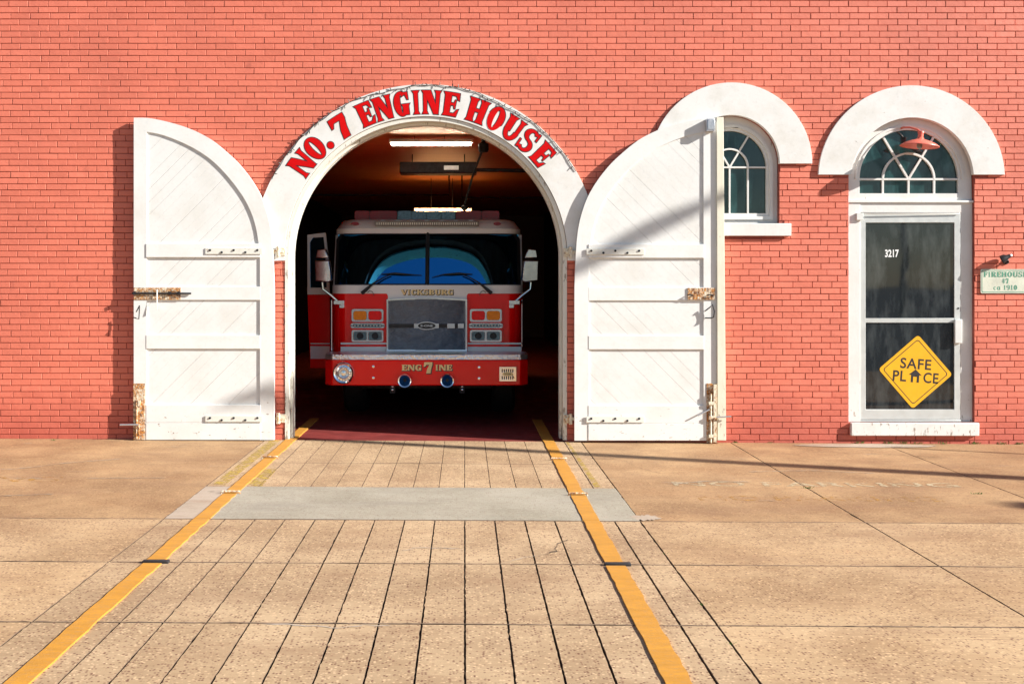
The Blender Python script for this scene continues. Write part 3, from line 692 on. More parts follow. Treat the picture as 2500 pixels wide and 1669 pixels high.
def carriage_door(side):
    YF = -.085
    if side == 'left': mp = lambda px, py: P(px, py, YF)
    else: mp = lambda px, py: P(1402.6 + (669.3 - px) * 1.013, py + 1.5, YF)
    bot = 1073.5
    L = [mp(*p) for p in co] + [mp(669.3, 700), mp(669.3, bot), mp(326.5, bot)]
    if area(L) < 0: L = L[::-1]
    # boards, diagonal
    bd = MB(); r_ = random.Random(3 if side == 'left' else 4)
    sgn = 1 if side == 'left' else -1
    inner = hull(offset(L, -.03))
    cx = sum(p[0] for p in inner) / len(inner)
    pitch = .098; s45 = math.sqrt(.5)
    for k in range(-40, 40):
        d0 = k * pitch; d1 = d0 + pitch - r_.choice((.0004, .0006, .0018))
        n_ = (-s45 * sgn, s45); t_ = (s45 * sgn, s45)
        c0 = (cx, 1.7)
        q = [(c0[0] + n_[0] * d + t_[0] * t, c0[1] + n_[1] * d + t_[1] * t) for d, t in ((d0, -5), (d1, -5), (d1, 5), (d0, 5))]
        if area(q) < 0: q = q[::-1]
        pl = clip_convex(q, inner)
        if len(pl) > 2 and abs(area(pl)) > 1e-4: bd.ext([pl], YF + .014 + r_.uniform(-.0004, .0004), YF + .03)
    root_name = 'carriage_door'
    # frame is the body of the door
    fr = MB()
    hole = [mp(*p) for p in ci] + [mp(634.5, ZL(1090) + 3), mp(634.5, 988), mp(358, 988)]
    fr.ext([L, hole], YF, YF + .05)
    d = fr.build(root_name, 'door_white', B, bevel=.003)
    d['label'] = 'left leaf of the white arched carriage doors, folded back on the brick' if side == 'left' else 'right leaf of the white arched carriage doors, with cream edge strip'
    bd.build('diagonal_boards', 'board_white', d, bevel=.0008)
    def rect(mb, x0, x1, y0, y1, ya, yb):
        a = mp(x0, y1); b = mp(x1, y0); mb.box(min(a[0], b[0]), max(a[0], b[0]), ya, yb, min(a[1], b[1]), max(a[1], b[1]))
    for (y0, y1, pr) in ((595, 628, .008), (700, 732, .001), (818, 851, .004)):
        mb = MB(); rect(mb, 357, 635.5, y0, y1, YF - pr, YF + .025); mb.build('rail', 'door_white', d, bevel=.002)
    mb = MB(); rect(mb, 357, 636, 988, 1030.5, YF - .004, YF + .002); mb.build('rail', 'door_white', d, bevel=.002)
    mb = MB(); rect(mb, 357, 636, 1031.5, 1073, YF - .006, YF + .002); mb.build('kick_board', 'door_white', d, bevel=.002)
    for (y0, y1) in ((605.5, 620.5), (1014, 1029)):
        mb = MB(); rect(mb, 502, 641, y0, y1, YF - .018, YF - .0085)
        mb.build('strap_hinge', 'strap', d, bevel=.002)
        for i, f in enumerate((.085, .29, .50, .705, .915)):
            c_ = mp(502 + 139 * f, (y0 + y1) / 2 + (-2.2 if i % 2 == 0 else 3.0))
            bo = MB(); bo.lathe((c_[0], YF - .0185, c_[1]), (0, -1, 0), [(.013, 0), (.012, .006), (.006, .010), (0, .0105)], 8); bo.build('bolt_head', 'dark_iron', d)
        # knuckle and pintle reaching to the jamb
        kn = MB(); a = mp(641, (y0 + y1) / 2); b_ = mp(690, (y0 + y1) / 2 + 3); z = a[1]
        kn.box(min(a[0], b_[0]), max(a[0], b_[0]), -.048, -.028 + .0, z - .016, z + .016)
        mx = mp(678, 0)[0]
        kn.tube([(mx, -.045, z - .06), (mx, -.045, z + .055)], .020, 12)
        jx = mp(686, 0)[0]
        kn.box(jx - .035, jx + .035, -.034, .0, z - .05, z + .04)
        kn.build('pintle', 'rust_less', d, bevel=.003)
    if side == 'left':
        X2 = lambda z: 250 + z / 3.136; Y2 = lambda z: 600 + z / 3.136
        mb = MB(); rect(mb, X2(242), X2(600), Y2(320), Y2(350), YF - .008, YF - .001); rect(mb, X2(242), X2(600), Y2(372), Y2(412), YF - .008, YF - .001)
        rect(mb, X2(242), X2(600), Y2(350), Y2(372), YF - .005, YF - .001); mb.build('bolt_plate', 'rust', d, bevel=.002)
        mb = MB(); z = mp(0, Y2(363))[1]; xa, xb = mp(X2(232), 0)[0], mp(X2(682), 0)[0]
        mb.tube([(xa, YF - .02, z), (xb, YF - .02, z - .002)], .010, 10)
        for q in (250, 520, 590):
            xx = mp(X2(q), 0)[0]; mb.box(xx - .012, xx + .012, YF - .034, YF - .004, z - .018, z + .018)
        mb.build('slide_bolt', 'dark_iron', d)
        mb = MB(); xx = mp(X2(425), 0)[0]; z1, z2 = mp(0, Y2(335))[1], mp(0, Y2(485))[1]
        mb.tube([(xx - .002, YF - .03, z1), (xx, YF - .035, (z1 + z2) / 2), (xx + .004, YF - .05, z2)], .007, 8); mb.build('bolt_handle', 'strap', d)
        hx = [(262, 505), (285, 470), (291, 455), (290, 500), (286, 560), (262, 552), (245, 548)]
        mb = MB(); mb.tube([(mp(X2(a), 0)[0], YF - .035 + (.02 if i in (0, 6) else 0), mp(0, Y2(b))[1]) for i, (a, b) in enumerate(hx)], .006, 8); mb.build('pull_handle', 'dark_iron', d)
        mb = MB(); rect(mb, X2(237), X2(326), Y2(1052), Y2(1482), YF - .006, YF - .0005); mb.build('foot_bolt_plate', 'rust', d, bevel=.002)
        mb = MB(); xx = mp(X2(266), 0)[0]; xo = mp(X2(300), 0)[0]; mb.tube([(xx, YF - .018, mp(0, Y2(1180))[1]), (xx, YF - .018, mp(0, Y2(1470))[1])], .011, 10)
        rect(mb, X2(275), X2(296), Y2(1180), Y2(1225), YF - .03, YF - .005); rect(mb, X2(275), X2(290), Y2(1360), Y2(1450), YF - .03, YF - .005)
        mb.build('foot_bolt', 'rust', d, bevel=.002)
        mb = MB(); z = mp(0, Y2(1365))[1]; mb.tube([(mp(X2(145), 0)[0], YF - .05, z), (mp(X2(280), 0)[0], YF - .03, z)], .009, 8); mb.build('bolt_lever', 'galv', d)
    else:
        # edge strip, latch box, plate, pull, foot bolt; measured straight from the right leaf
        q = lambda zx, zy: P(1350 + zx / 3.136, 600 + zy / 3.136, YF)
        mb = MB(); a = q(1257, 1486); b_ = P(1350 + 1302 / 3.136, 287, YF)
        mb.ext([[(a[0], a[1]), (q(1322, 0)[0], a[1]), (b_[0], b_[1]), (q(1250, 0)[0], b_[1])]], YF - .022, YF + .045)
        mb.build('edge_strip', 'strip_cream', d, bevel=.003)
        def r8(mb, x0, x1, y0, y1, ya, yb):
            a = q(x0, y1); b = q(x1, y0); mb.box(a[0], b[0], ya, yb, a[1], b[1])
        z0, z1 = PZ(180 + 445 / 3.1354, YF), PZ(180 + 352 / 3.1354, YF)
        mb = MB(); x0_, x1_ = PX(1350 + 1165 / 3.1354, YF), PX(1350 + 1225 / 3.1354, YF); mb.box(x0_, x1_, YF - .075, YF - .001, z0, z1); mb.box(x0_ + .012, x1_ + .002, YF - .08, YF - .075, z0 + .015, z1 - .01); mb.build('latch_box', 'galv', d, bevel=.003)
        mb = MB(); r8(mb, 1030, 1240, 322, 412, YF - .012, YF - .0025); mb.build('latch_plate', 'rust', d, bevel=.002)
        for zx in (1052, 1205):
            c_ = q(zx, 378); mb = MB(); mb.tube([(c_[0] - .03, YF - .013, c_[1]), (c_[0] - .02, YF - .035, c_[1] + .005), (c_[0] + .02, YF - .035, c_[1]), (c_[0] + .03, YF - .013, c_[1] - .004)], .007, 8); mb.build('staple', 'dark_iron', d)
        hx = [(1165, 498), (1195, 470), (1215, 448), (1230, 500), (1224, 545), (1205, 552), (1165, 552)]
        mb = MB(); mb.tube([(q(a, 0)[0], YF - .04 + (.035 if i in (0, 6) else 0), q(0, b)[1]) for i, (a, b) in enumerate(hx)], .0065, 8); mb.build('pull_handle', 'dark_iron', d)
        mb = MB(); r8(mb, 1175, 1256, 1052, 1505, YF - .006, YF - .0015); mb.build('foot_bolt_plate', 'rust', d, bevel=.002)
        mb = MB(); xx = q(1205, 0)[0]; mb.tube([(xx, YF - .02, q(0, 1130)[1]), (xx, YF - .02, q(0, 1505)[1])], .012, 10); r8(mb, 1225, 1248, 1060, 1500, YF - .03, YF - .006)
        for zz in (1190, 1300, 1440): r8(mb, 1188, 1232, zz, zz + 25, YF - .038, YF - .006)
        mb.build('foot_bolt', 'rust_less', d, bevel=.002)
        mb = MB(); mb.tube([(q(1240, 0)[0], YF - .05, q(0, 1308)[1]), (q(1355, 0)[0], YF - .06, q(0, 1300)[1])], .008, 8)
        mb.tube([(q(1102, 0)[0], YF - .04, q(0, 1295)[1]), (q(1192, 0)[0], YF - .03, q(0, 1250)[1])], .009, 8); mb.build('bolt_lever', 'galv', d)
    return d
carriage_door('left'); carriage_door('right')

# --- fan windows
def fanlight(parent, cx, cz, rg, zb, rin, yf, m='trim_white', mun=.018, vdown=True):
    """sash bars of a fan: spring line, inner arch, two rays, uprights"""
    mb = MB(); y0, y1 = yf, yf + .03; h = mun / 2
    mb.box(cx - rg, cx + rg, y0, y1, cz - h, cz + h)
    mb.ext([arc(cx, cz, rin + h, 0, 180, 30) + arc(cx, cz, rin - h, 180, 0, 30)], y0 - .002, y1)
    for s_ in (1, -1):
        a = R(90 - 31 * s_); d = Vector((math.cos(a), math.sin(a))); n_ = Vector((-d.y, d.x)) * h; c_ = Vector((cx, cz))
        mb.ext([[tuple(c_ + n_), tuple(c_ - n_), tuple(c_ + d * (rg + .004) - n_), tuple(c_ + d * (rg + .004) + n_)]], y0 + .002, y1)
    for dx in (-rin, 0, rin): mb.box(cx + dx - h, cx + dx + h, y0 + .003, y1, zb, cz)
    return mb.build('glazing_bars', m, parent, bevel=.002)
# small window
mb = MB(); mb.ext([arc(WX, WZ, 197 * S, 0, 180, 60) + arc(WX, WZ, 118 * S, 180, 0, 60)], -.03, .03)
mb.build('window_surround', 'plaster', B, bevel=.004)
gcx, gcz, grd, gzb = PX(1781, .09), PZ(409, .09), 89 * (DIST + .09) / F, PZ(521, .09)
mb = MB(); mb.ext([[(wx_l + .001, wz_b)] + arc(WX, WZ, 118.5 * S, 180, 0, 40) + [(wx_r - .001, wz_b)], [(gcx - grd, gzb)] + arc(gcx, gcz, grd, 180, 0, 36) + [(gcx + grd, gzb)]], .075, .13)
win = mb.build('window', 'trim_white', B, bevel=.003)
r1, r2 = 105 * S, 97 * S
mb = MB(); mb.ext([[(gcx - r1, gzb - .07)] + arc(gcx, gcz, r1, 180, 0, 36) + [(gcx + r1, gzb - .07)], [(gcx - r2, gzb - .035)] + arc(gcx, gcz, r2, 180, 0, 36) + [(gcx + r2, gzb - .035)]], .058, .0748)
mb.build('sash', 'trim_white', win, bevel=.003)
mb = MB(); mb.ext([[(gcx - grd - .005, gzb - .005)] + arc(gcx, gcz, grd + .005, 180, 0, 36) + [(gcx + grd + .005, gzb - .005)]], .115, .121); mb.build('pane', 'win_glass', win)
fanlight(win, gcx, gcz, grd, gzb, 45 * S, .078)
mb = MB(); mb.box(PX(1641), PX(1929), -.045, .10, PZ(576), PZ(546)); mb.build('window_sill', 'trim_white', B, bevel=.004)
# entrance
mb = MB(); zc_ = PZ(427)
op = [p for p in arc(NX_, NZ, 227 * S, 0, 180, 60)]
op[0] = (NX_ + 228 * S, zc_); op[-1] = (NX_ - 228 * S, zc_)
mb.ext([[p for p in [(NX_ + 228 * S, zc_)] + arc(NX_, NZ, 227 * S, 3, 177, 60) + [(NX_ - 228 * S, zc_), (dx_l + .002, zc_)] + arc((dx_l + dx_r) / 2, NZ, 149 * S, 176, 4, 50) + [(dx_r - .002, zc_)]]], -.03, .03)
mb.build('entrance_surround', 'plaster', B, bevel=.004)
yE = .045
ex = PX(2217, .08); ez = PZ(438, .08); er = 121 * S; etb = PZ(472.7, .08)
mb = MB(); mb.ext([[(dx_l + .001, PZ(494))] + arc((dx_l + dx_r) / 2, NZ, 152 * S, 180, 0, 40) + [(dx_r - .001, PZ(494))], [(ex - er, etb)] + arc(ex, ez, er, 180, 0, 40) + [(ex + er, etb)]], .055, .12)
tr_ = mb.build('transom_window', 'trim_white', B, bevel=.003)
mb = MB(); mb.ext([arc(ex, ez, er + .055, 0, 180, 40) + arc(ex, ez, er + .03, 180, 0, 40)], .042, .0548); mb.build('moulding', 'trim_white', tr_, bevel=.003)
mb = MB(); mb.ext([[(ex - er - .005, etb - .005)] + arc(ex, ez, er + .005, 180, 0, 36) + [(ex + er + .005, etb - .005)]], .095, .101); mb.build('pane', 'win_glass', tr_)
fanlight(tr_, ex, ez, er, etb, 63 * S, .062, mun=.022)
ed_l, ed_r, ed_t, ed_b = PX(2099, yE), PX(2345, yE), PZ(519, yE), PZ(1023.5, yE)
mb = MB(); mb.box(dx_l + .001, ed_l, .03, .10, dz_b, PZ(495)); mb.box(ed_r, dx_r - .001, .046, .10, dz_b, PZ(495)); mb.box(ed_l, ed_r, .036, .10, ed_t, PZ(495))
mb.build('entrance_frame', 'trim_white', B, bevel=.003)
mb = MB(); mb.box(ed_l, ed_r, .038, .10, dz_b + .001, ed_b - .004); mb.build('threshold', 'alum', B, bevel=.002)
mb = MB(); mb.box(dx_l - .0, dx_r - .0, .018, .05, PZ(494.5), PZ(489)); mb.build('transom_bar', 'trim_white', B, bevel=.003)
gl, gr, gt, gb = PX(2113.5, yE), PX(2330, yE), PZ(543.5, yE), PZ(999, yE)
mb = MB(); mb.ext([[(ed_l + .002, ed_b), (ed_r - .002, ed_b), (ed_r - .002, ed_t - .002), (ed_l + .002, ed_t - .002)], [(gl, gb), (gr, gb), (gr, gt), (gl, gt)]], yE, yE + .035)
ed = mb.build('entrance_door', 'alum', B, bevel=.003)
mb = MB(); mb.box(gl - .004, gr + .004, yE + .014, yE + .02, gb - .004, gt + .004); mb.build('pane', 'door_glass', ed)
mb = MB(); mb.box(gl, gr - .0, yE + .002, yE + .0138, PZ(787.5, yE), PZ(776.5, yE)); mb.build('cross_bar', 'alum', ed, bevel=.002)
mb = MB(); mb.box(PX(2328, yE), PX(2346, yE), yE - .035, yE - .0005, PZ(837.6, yE), PZ(779.5, yE)); mb.build('handle', 'alum_white', ed, bevel=.006)
mb = MB(); mb.lathe((PX(2339.6, yE), yE - .0004, PZ(752.5, yE)), (0, -1, 0), [(.011, 0), (.010, .004), (.0, .004)], 12); mb.build('keyhole', 'dark_iron', ed)
mb = MB(); mb.box(PX(2090, .03), PX(2106, .03), .005, .0295, PZ(537), PZ(520)); mb.tube([(PX(2106), .018, PZ(521)), (PX(2346), .03, PZ(521))], .006, 8); mb.build('door_closer', 'alum_white', ed, bevel=.002)
vs, fs = sans('3217', 19 * S, 34 * S, .03); mb = MB(); cx_ = PX(2178.6, yE); zb_ = PZ(628, yE); mb.add([(cx_ + a, yE + .0128, zb_ + b) for a, b in vs], fs); mb.build('house_number', 'white_vinyl', ed, flat=True)
mb = MB(); mb.box(PX(2075), PX(2386), -.05, .10, PZ(1062), dz_b); mb.build('doorstep', 'trim_white', B, bevel=.006)

# =================================================================== SIGNS AND FITTINGS
# yellow diamond sign
cx_, cz_ = PX(2236, yE), PZ(907.5, yE); hd = 91 * S; ys = yE + .0125
sg = empty('diamond_sign', (cx_, ys, cz_), 'yellow diamond sign lettered SAFE PLACE on the lower glass of the entrance door', 'sign')
def rot(x, z, a=R(-4.2)): return (cx_ + x * math.cos(a) - z * math.sin(a), cz_ + x * math.sin(a) + z * math.cos(a))
def diamond(h, r):
    k = h / math.sqrt(2) * 1.0; pts = rrect(-k, k, -k, k, r, 6); c45 = math.sqrt(.5)
    return [rot((x - z) * c45, (x + z) * c45) for x, z in pts]
mb = MB(); mb.ext([diamond(hd, .035)], ys - .0015, ys); mb.build('panel', 'sign_yellow', sg)
mb = MB(); mb.sheet([diamond(hd * .885, .028), diamond(hd * .858, .026)], ys - .002); mb.build('border', 'sign_black', sg, flat=True)
mb = MB()
for txt, xc, zb, h, w_ in (('SAFE', -.5, 6.5, 26, 76), ('PL', -38, -25.5, 26, 33), ('CE', 39, -25.5, 26, 37)):
    vs, fs = sans(txt, h * S, w_ * S, .018, 1.08); mb.add([(*[0], 0, 0)][:0], []); q = [rot(xc * S + a, zb * S + b) for a, b in vs]; mb.add([(p[0], ys - .002, p[1]) for p in q], fs)
hs = [(-16, -8), (0, 6), (16, -8), (10, -8), (10, -26), (4.5, -26), (4.5, -12), (-4.5, -12), (-4.5, -26), (-10, -26), (-10, -8)]
mb.sheet([[rot(a * S, b * S) for a, b in hs]], ys - .0022)
mb.build('lettering', 'sign_black', sg, flat=True)
# plaque
cx_ = PX(2453); pz0, pz1 = PZ(716), PZ(657); y_ = -.012
pq = empty('plaque', (cx_, 0, (pz0 + pz1) / 2), 'cream plaque lettered FIREHOUSE 7 ca 1910 on the brick right of the entrance', 'plaque')
mb = MB(); mb.ext([rrect(PX(2393), PX(2513), pz0, pz1, .015)], y_, -.003); mb.build('board', 'plaque', pq, bevel=.002)
mb = MB(); mb.sheet([rrect(PX(2395.5), PX(2510.5), pz0 + .010, pz1 - .010, .012), rrect(PX(2397), PX(2509), pz0 + .017, pz1 - .017, .010)], y_ - .0008); mb.build('border', 'plaque_green', pq, flat=True)
mb = MB(); serif_line(mb, 'FIREHOUSE', cx_, PZ(676), 12.5 * S, y_ - .0008, .008, 106 * S); serif_line(mb, '#7', cx_, PZ(692), 12 * S, y_ - .0008, 0); serif_line(mb, 'ca 1910', cx_, PZ(707.5), 11.5 * S, y_ - .0008, 0, 58 * S)
mb.build('lettering', 'plaque_green', pq, flat=True)
# small floodlight above plaque
fx, fz = PX(2453), PZ(632)
fl = empty('floodlight', (fx, 0, fz), 'small dark swivel floodlight bolted to the brick just above the plaque', 'light')
mb = MB(); mb.lathe((fx + .01, -.002, fz - .03), (0, -1, 0), [(.03, 0), (.03, .012), (.012, .02), (.012, .05)], 14); mb.build('bracket', 'dark_iron', fl)
mb = MB(); mb.lathe((fx + .012, -.075, fz + .028), (-.78, .25, -.40), [(0, -.01), (.020, -.008), (.024, .02), (.042, .045), (.046, .085), (.040, .085), (.030, .05)], 18); mb.build('lamp_head', 'dark_iron', fl)
mb = MB(); mb.lathe((fx + .025, -.080, fz + .035), (.5, -.7, .4), [(.016, 0), (.014, .012), (0, .018)], 12); mb.build('swivel_knob', 'galv', fl)
# gooseneck lamp over entrance
YL = -.14
lx, lz = PX(2245, YL), PZ(358, YL)
gl_ = empty('gooseneck_lamp', (lx, 0, lz), 'salmon red enamel gooseneck lamp hanging in front of the entrance fanlight', 'lamp')
rr = 45 * S
mb = MB(); mb.lathe((lx, YL, lz), (.10, 0, 1), [(rr, 0), (rr * .99, .008), (rr * .80, .035), (rr * .50, .060), (rr * .22, .078), (.028, .10), (.028, .14), (.034, .145), (.030, .165), (0, .17)], 36)
mb.lathe((lx, YL, lz), (.10, 0, 1), [(rr * .985, .003), (rr * .5, .052), (0, .07)], 36); mb.build('shade', 'lamp_red', gl_)
mb = MB(); mb.tube([(lx + .015, YL, lz + .155), (lx - .02, YL + .01, lz + .185), (lx - .08, YL + .06, lz + .215), (lx - .12, .0, lz + .225), (lx - .125, .04, lz + .222)], .011, 10); mb.build('arm', 'lamp_red', gl_)
mb = MB(); mb.lathe((lx, YL, lz - .015), (0, 0, 1), [(0, -.02), (.025, 0), (.03, .03), (.018, .06)], 16); mb.build('bulb', 'bulb', gl_)
# string lights round the arch
sl = empty('string_light', (ARX, -.03, ARZ + 423 * S), 'dark string of tiny bulbs clipped along the outer edge of the garage arch', 'string lights')
pts = []
for i in range(0, 121):
    a = 153 - i * 1.025; rr = (421 + 1.3 * math.sin(i * .9) - (5.0 * max(0, math.sin(i * .16)) if 40 < i < 100 else 0)) * S
    pts.append((ARX + rr * math.cos(R(a)), -.033, ARZ + rr * math.sin(R(a))))
mb = MB(); mb.tube(pts, .0035, 6); mb.build('wire', 'wire', sl)
r_ = random.Random(5)
for i in range(2, 119, 2):
    p = Vector(pts[i]); a = math.atan2(p.z - ARZ, p.x - ARX) + r_.choice((0, math.pi)) + r_.uniform(-.9, .9)
    d = Vector((math.cos(a), -.2, math.sin(a))).normalized()
    mb = MB(); mb.tube([p, p + d * .015, p + d * .028, p + d * .036], [.0042, .005, .004, .001], 6); mb.build('bulb', 'wire' if i % 6 else 'bulb', sl)

# =================================================================== GARAGE INTERIOR
def fluoro(cx, y, z, L, label, hang, hw=.03):
    t = empty('fluorescent_light', (cx, y, z), label, 'light', 'fluorescent lights in the garage')
    mb = MB(); mb.ext([[(cx - L / 2, z), (cx + L / 2, z), (cx + L / 2, z + .05), (cx - L / 2, z + .05)]], y - hw, y + hw + .02); mb.build('housing', 'tube_off', t, bevel=.004)
    for s_ in (-.05, .05):
        mb = MB(); mb.tube([(cx - L / 2 + .03, y + s_ - .03, z - .018), (cx + L / 2 - .03, y + s_ - .03, z - .018)], .018, 10); mb.build('tube', 'tube' if y < 8 else 'tube_warm', t)
    for s_ in (-.25, .2): mb = MB(); mb.tube([(cx + s_, y, z + .05), (cx + s_, y, hang)], .006, 6); mb.build('hanger', 'dark_iron', t)
k1 = 16.66 / 2525.7
fluoro((989 - 1065.5) * k1, 4.66, 3.84, 1.26, 'bright twin tube light across the ceiling just inside the arch', CEIL, .11)
k2 = 23.3 / 2525.7
fluoro((1016 - 1065.5) * k2, 11.3, 3.27, 1.22, 'bright tube light hanging low behind the light bar of the fire engine', CEIL)
hx, hy, hz = -.45, 7.0, 3.70
ht = empty('ceiling_heater', (hx, hy, hz), 'long dark heater hung under the garage ceiling between the two tube lights', 'heater')
mb = MB(); mb.box(hx - .66, hx + .66, hy - .2, hy + .2, hz - .10, hz + .10); mb.build('casing', 'dark_iron', ht, bevel=.02)
for s_ in (-.45, .45): mb = MB(); mb.tube([(hx + s_, hy, hz + .1), (hx + s_, hy, CEIL)], .01, 6); mb.build('hanger', 'dark_iron', ht)
mb = MB(); mb.box(hx + .1, hx + .35, hy - .23, hy - .19, hz - .04, hz + .03); mb.build('nameplate', 'galv', ht)
def pipe(label, pts, r):
    mb = MB(); mb.tube(pts, r, 8); tag(mb.build('ceiling_pipe', 'dark_iron', loc=pts[0]), label, 'pipe', 'pipes under the garage ceiling')
pipe('dark pipe running right from the ceiling heater to the garage wall', [(.2, 7.0, 3.68), (2.6, 7.0, 3.64)], .035)
pipe('thin dark pipe low under the ceiling, left of the hanging tube light', [(-4, 9.5, 3.45), (-.3, 9.5, 3.45), (-.3, 9.5, 3.93)], .02)
pipe('thin dark pipe low under the ceiling, right of the hanging tube light', [(-.05, 9.8, 3.93), (-.05, 9.8, 3.42), (2.6, 9.8, 3.42)], .02)
p0 = (.27, 3.6, 3.60); p1 = (.0, 4.6, 2.95)
ex_ = empty('exhaust_reel', (.27, 3.6, CEIL), 'dark reel under the ceiling near the arch top with a rod slanting down', 'hose reel')
mb = MB(); mb.lathe((.27, 3.6, 3.66), (0, 0, 1), [(0, -.09), (.06, -.085), (.075, -.05), (.075, .03), (.03, .06), (.02, .28)], 18); mb.build('drum', 'dark_iron', ex_)
mb = MB(); mb.tube([(.26, 3.6, 3.62), (.13, 3.8, 3.3), (-.0, 4.0, 2.86)], .016, 8); mb.build('rod', 'dark_iron', ex_)
mb = MB(); mb.lathe((0, 4.0, 2.86), (0, 0, -1), [(.01, 0), (.05, .02), (.05, .05), (.02, .09)], 12); mb.build('hook_block', 'dark_iron', ex_)

# =================================================================== FIRE ENGINE
YB, YC = 1.0, 1.62                      # bumper front, cab face
def Z5(zx, zy, y): return P(740 + zx / 3.2667, 500 + zy / 3.2667, y)
TX = -.455
T = empty('fire_engine', (TX, YB, ground_z(TX)), 'red and white fire engine parked nose out inside the arched garage doorway', 'fire engine')
def zb5(mb, x0, x1, y0, y1, ya, yb, yref):
    a = Z5(x0, y1, yref); b = Z5(x1, y0, yref); mb.box(a[0], b[0], ya, yb, a[1], b[1]); return mb
# bumper: swept ends, extruded vertically
bx0, bz0 = Z5(160, 1440, YB); bx1, bz1 = Z5(1803, 1235, YB)
plan = [(bx0, YB + .30), (bx0 + .012, YB + .12), (bx0 + .10, YB + .02), (bx0 + .42, YB), (bx1 - .42, YB), (bx1 - .10, YB + .02), (bx1 - .012, YB + .12), (bx1, YB + .30), (bx1, YC - .03), (bx0, YC - .03)]
def plan_ext(mb, plan, z0, z1):
    n = len(plan); mb.add([(x, y, z0) for x, y in plan] + [(x, y, z1) for x, y in plan], [tuple(range(n)), tuple(range(n, 2 * n))] + [(i, (i + 1) % n, n + (i + 1) % n, n + i) for i in range(n)])
mb = MB(); plan_ext(mb, plan, bz0, bz1 - .002); bmp = mb.build('bumper', 't_red', T, bevel=.012)
mb = MB(); g = [(x * 1.0, y - .006) for x, y in plan[:-2]] + [(bx1, YC - .03), (bx0, YC - .03)]
plan_ext(mb, g, bz1, bz1 + .062); mb.build('tread_plate', 'tread', bmp, bevel=.004)
cx_, cz_ = Z5(325, 1340, YB)
mb = MB(); mb.lathe((cx_, YB + .03, cz_), (0, -1, 0), [(.126, 0), (.128, .05), (.115, .07), (.100, .062), (.095, .045), (.070, .05), (.066, .062), (.060, .05), (.032, .045), (.028, .058), (0, .062)], 44); sr = mb.build('siren', 'chrome', T)
mb = MB()
for k in range(16):
    a = 2 * math.pi * k / 16; mb.tube([(cx_ + .03 * math.cos(a), YB - .028, cz_ + .03 * math.sin(a)), (cx_ + .098 * math.cos(a + .25), YB - .026, cz_ + .098 * math.sin(a + .25))], .003, 6)
mb.build('siren_grille', 'galv', sr)
# speaker plate with slots
x0, z0 = Z5(1565, 1405, YB); x1, z1 = Z5(1700, 1290, YB)
slots = []
for row in (0, 1):
    for k in range(6):
        a = x0 + .028 + k * (x1 - x0 - .05) / 6; zz0 = z0 + .022 if row == 0 else z0 + (z1 - z0) * .62
        slots.append([(a, zz0), (a + .012, zz0), (a + .012, zz0 + .038), (a, zz0 + .038)])
mb = MB(); mb.ext([[(x0, z0), (x1, z0), (x1, z1), (x0, z1)]] + slots, YB - .016, YB - .004); spk = mb.build('speaker_grille', 'chrome', T, bevel=.0015)
mb = MB(); mb.box(x0 + .004, x1 - .004, YB - .0038, YB - .001, z0 + .004, z1 - .004); mb.build('speaker_mesh', 't_black', spk)
mb = MB(); mb.ext([arc((x0 + x1) / 2, (z0 + z1) / 2, .068, 0, 351, 39, .024)], YB - .022, YB - .0165); mb.build('oval_badge', 'gold', spk)
vs, fs = sans('E-ONE', .016, .075, .03); mb = MB(); mb.add([((x0 + x1) / 2 + a, YB - .0225, (z0 + z1) / 2 - .008 + b) for a, b in vs], fs); mb.build('badge_lettering', 'letter_black', spk, flat=True)
for zx in (812, 1150):
    c_ = Z5(zx, 1398, YB)
    mb = MB(); mb.lathe((c_[0], YB + .0, c_[1]), (0, -1, 0), [(.050, 0), (.062, .035), (.080, .060), (.078, .068), (.066, .062)], 32); h_ = mb.build('air_horn', 'chrome', T)
    mb = MB(); mb.lathe((c_[0], YB + .0, c_[1]), (0, -1, 0), [(.066, .061), (.050, .045), (.034, .02), (.018, .004)], 32); mb.build('horn_bell', 'horn_blue', h_)
    mb = MB(); mb.lathe((c_[0], YB + .0, c_[1]), (0, -1, 0), [(.019, .005), (.0, .0045)], 20); mb.build('horn_throat', 't_black', h_)
for zx, zy in ((560, 1288), (560, 1378), (1403, 1295), (1403, 1383)):
    c_ = Z5(zx, zy, YB); mb = MB(); mb.lathe((c_[0], YB, c_[1]), (0, -1, 0), [(.016, 0), (.015, .006), (0, .009)], 10); mb.build('bumper_bolt', 'chrome', bmp)
# lettering on the bumper, shadow then gold
def tlet(txt, zx0, zx1, zy0, zy1, y, name, parent, m1='gold', m2='letter_black', grow=.05):
    a = Z5(zx0, zy1, YB if y < 1.3 else YC); b = Z5(zx1, zy0, YB if y < 1.3 else YC); h = b[1] - a[1]
    g1, g2 = MB(), MB()
    serif_line(g2, txt, (a[0] + b[0]) / 2 + .006, a[1] - .005, h, y - .001, grow, b[0] - a[0], step=.0002)
    serif_line(g1, txt, (a[0] + b[0]) / 2, a[1], h, y - .0025, .01, b[0] - a[0], step=.0002)
    l_ = g1.build(name, m1, parent, flat=True); g2.build('lettering_shadow', m2, parent, flat=True); return l_
tlet('ENG', 788, 942, 1274, 1320, YB, 'lettering', bmp); tlet('INE', 1052, 1186, 1274, 1320, YB, 'lettering', bmp); tlet('7', 962, 1030, 1256, 1342, YB, 'lettering', bmp)
for zx in (710, 1268):
    c_ = Z5(zx, 1465, YB); mb = MB(); mb.box(c_[0] - .03, c_[0] + .03, YB + .06, YB + .4, c_[1] - .06, bz0); tw = mb.build('tow_bracket', 'under', T)
    for k in range(2): mb = MB(); mb.lathe((c_[0], YB + .06, c_[1] + .018 - k * .036), (0, -1, 0), [(.012, 0), (.010, .01), (0, .014)], 10); mb.build('bracket_bolt', 'chrome', tw)
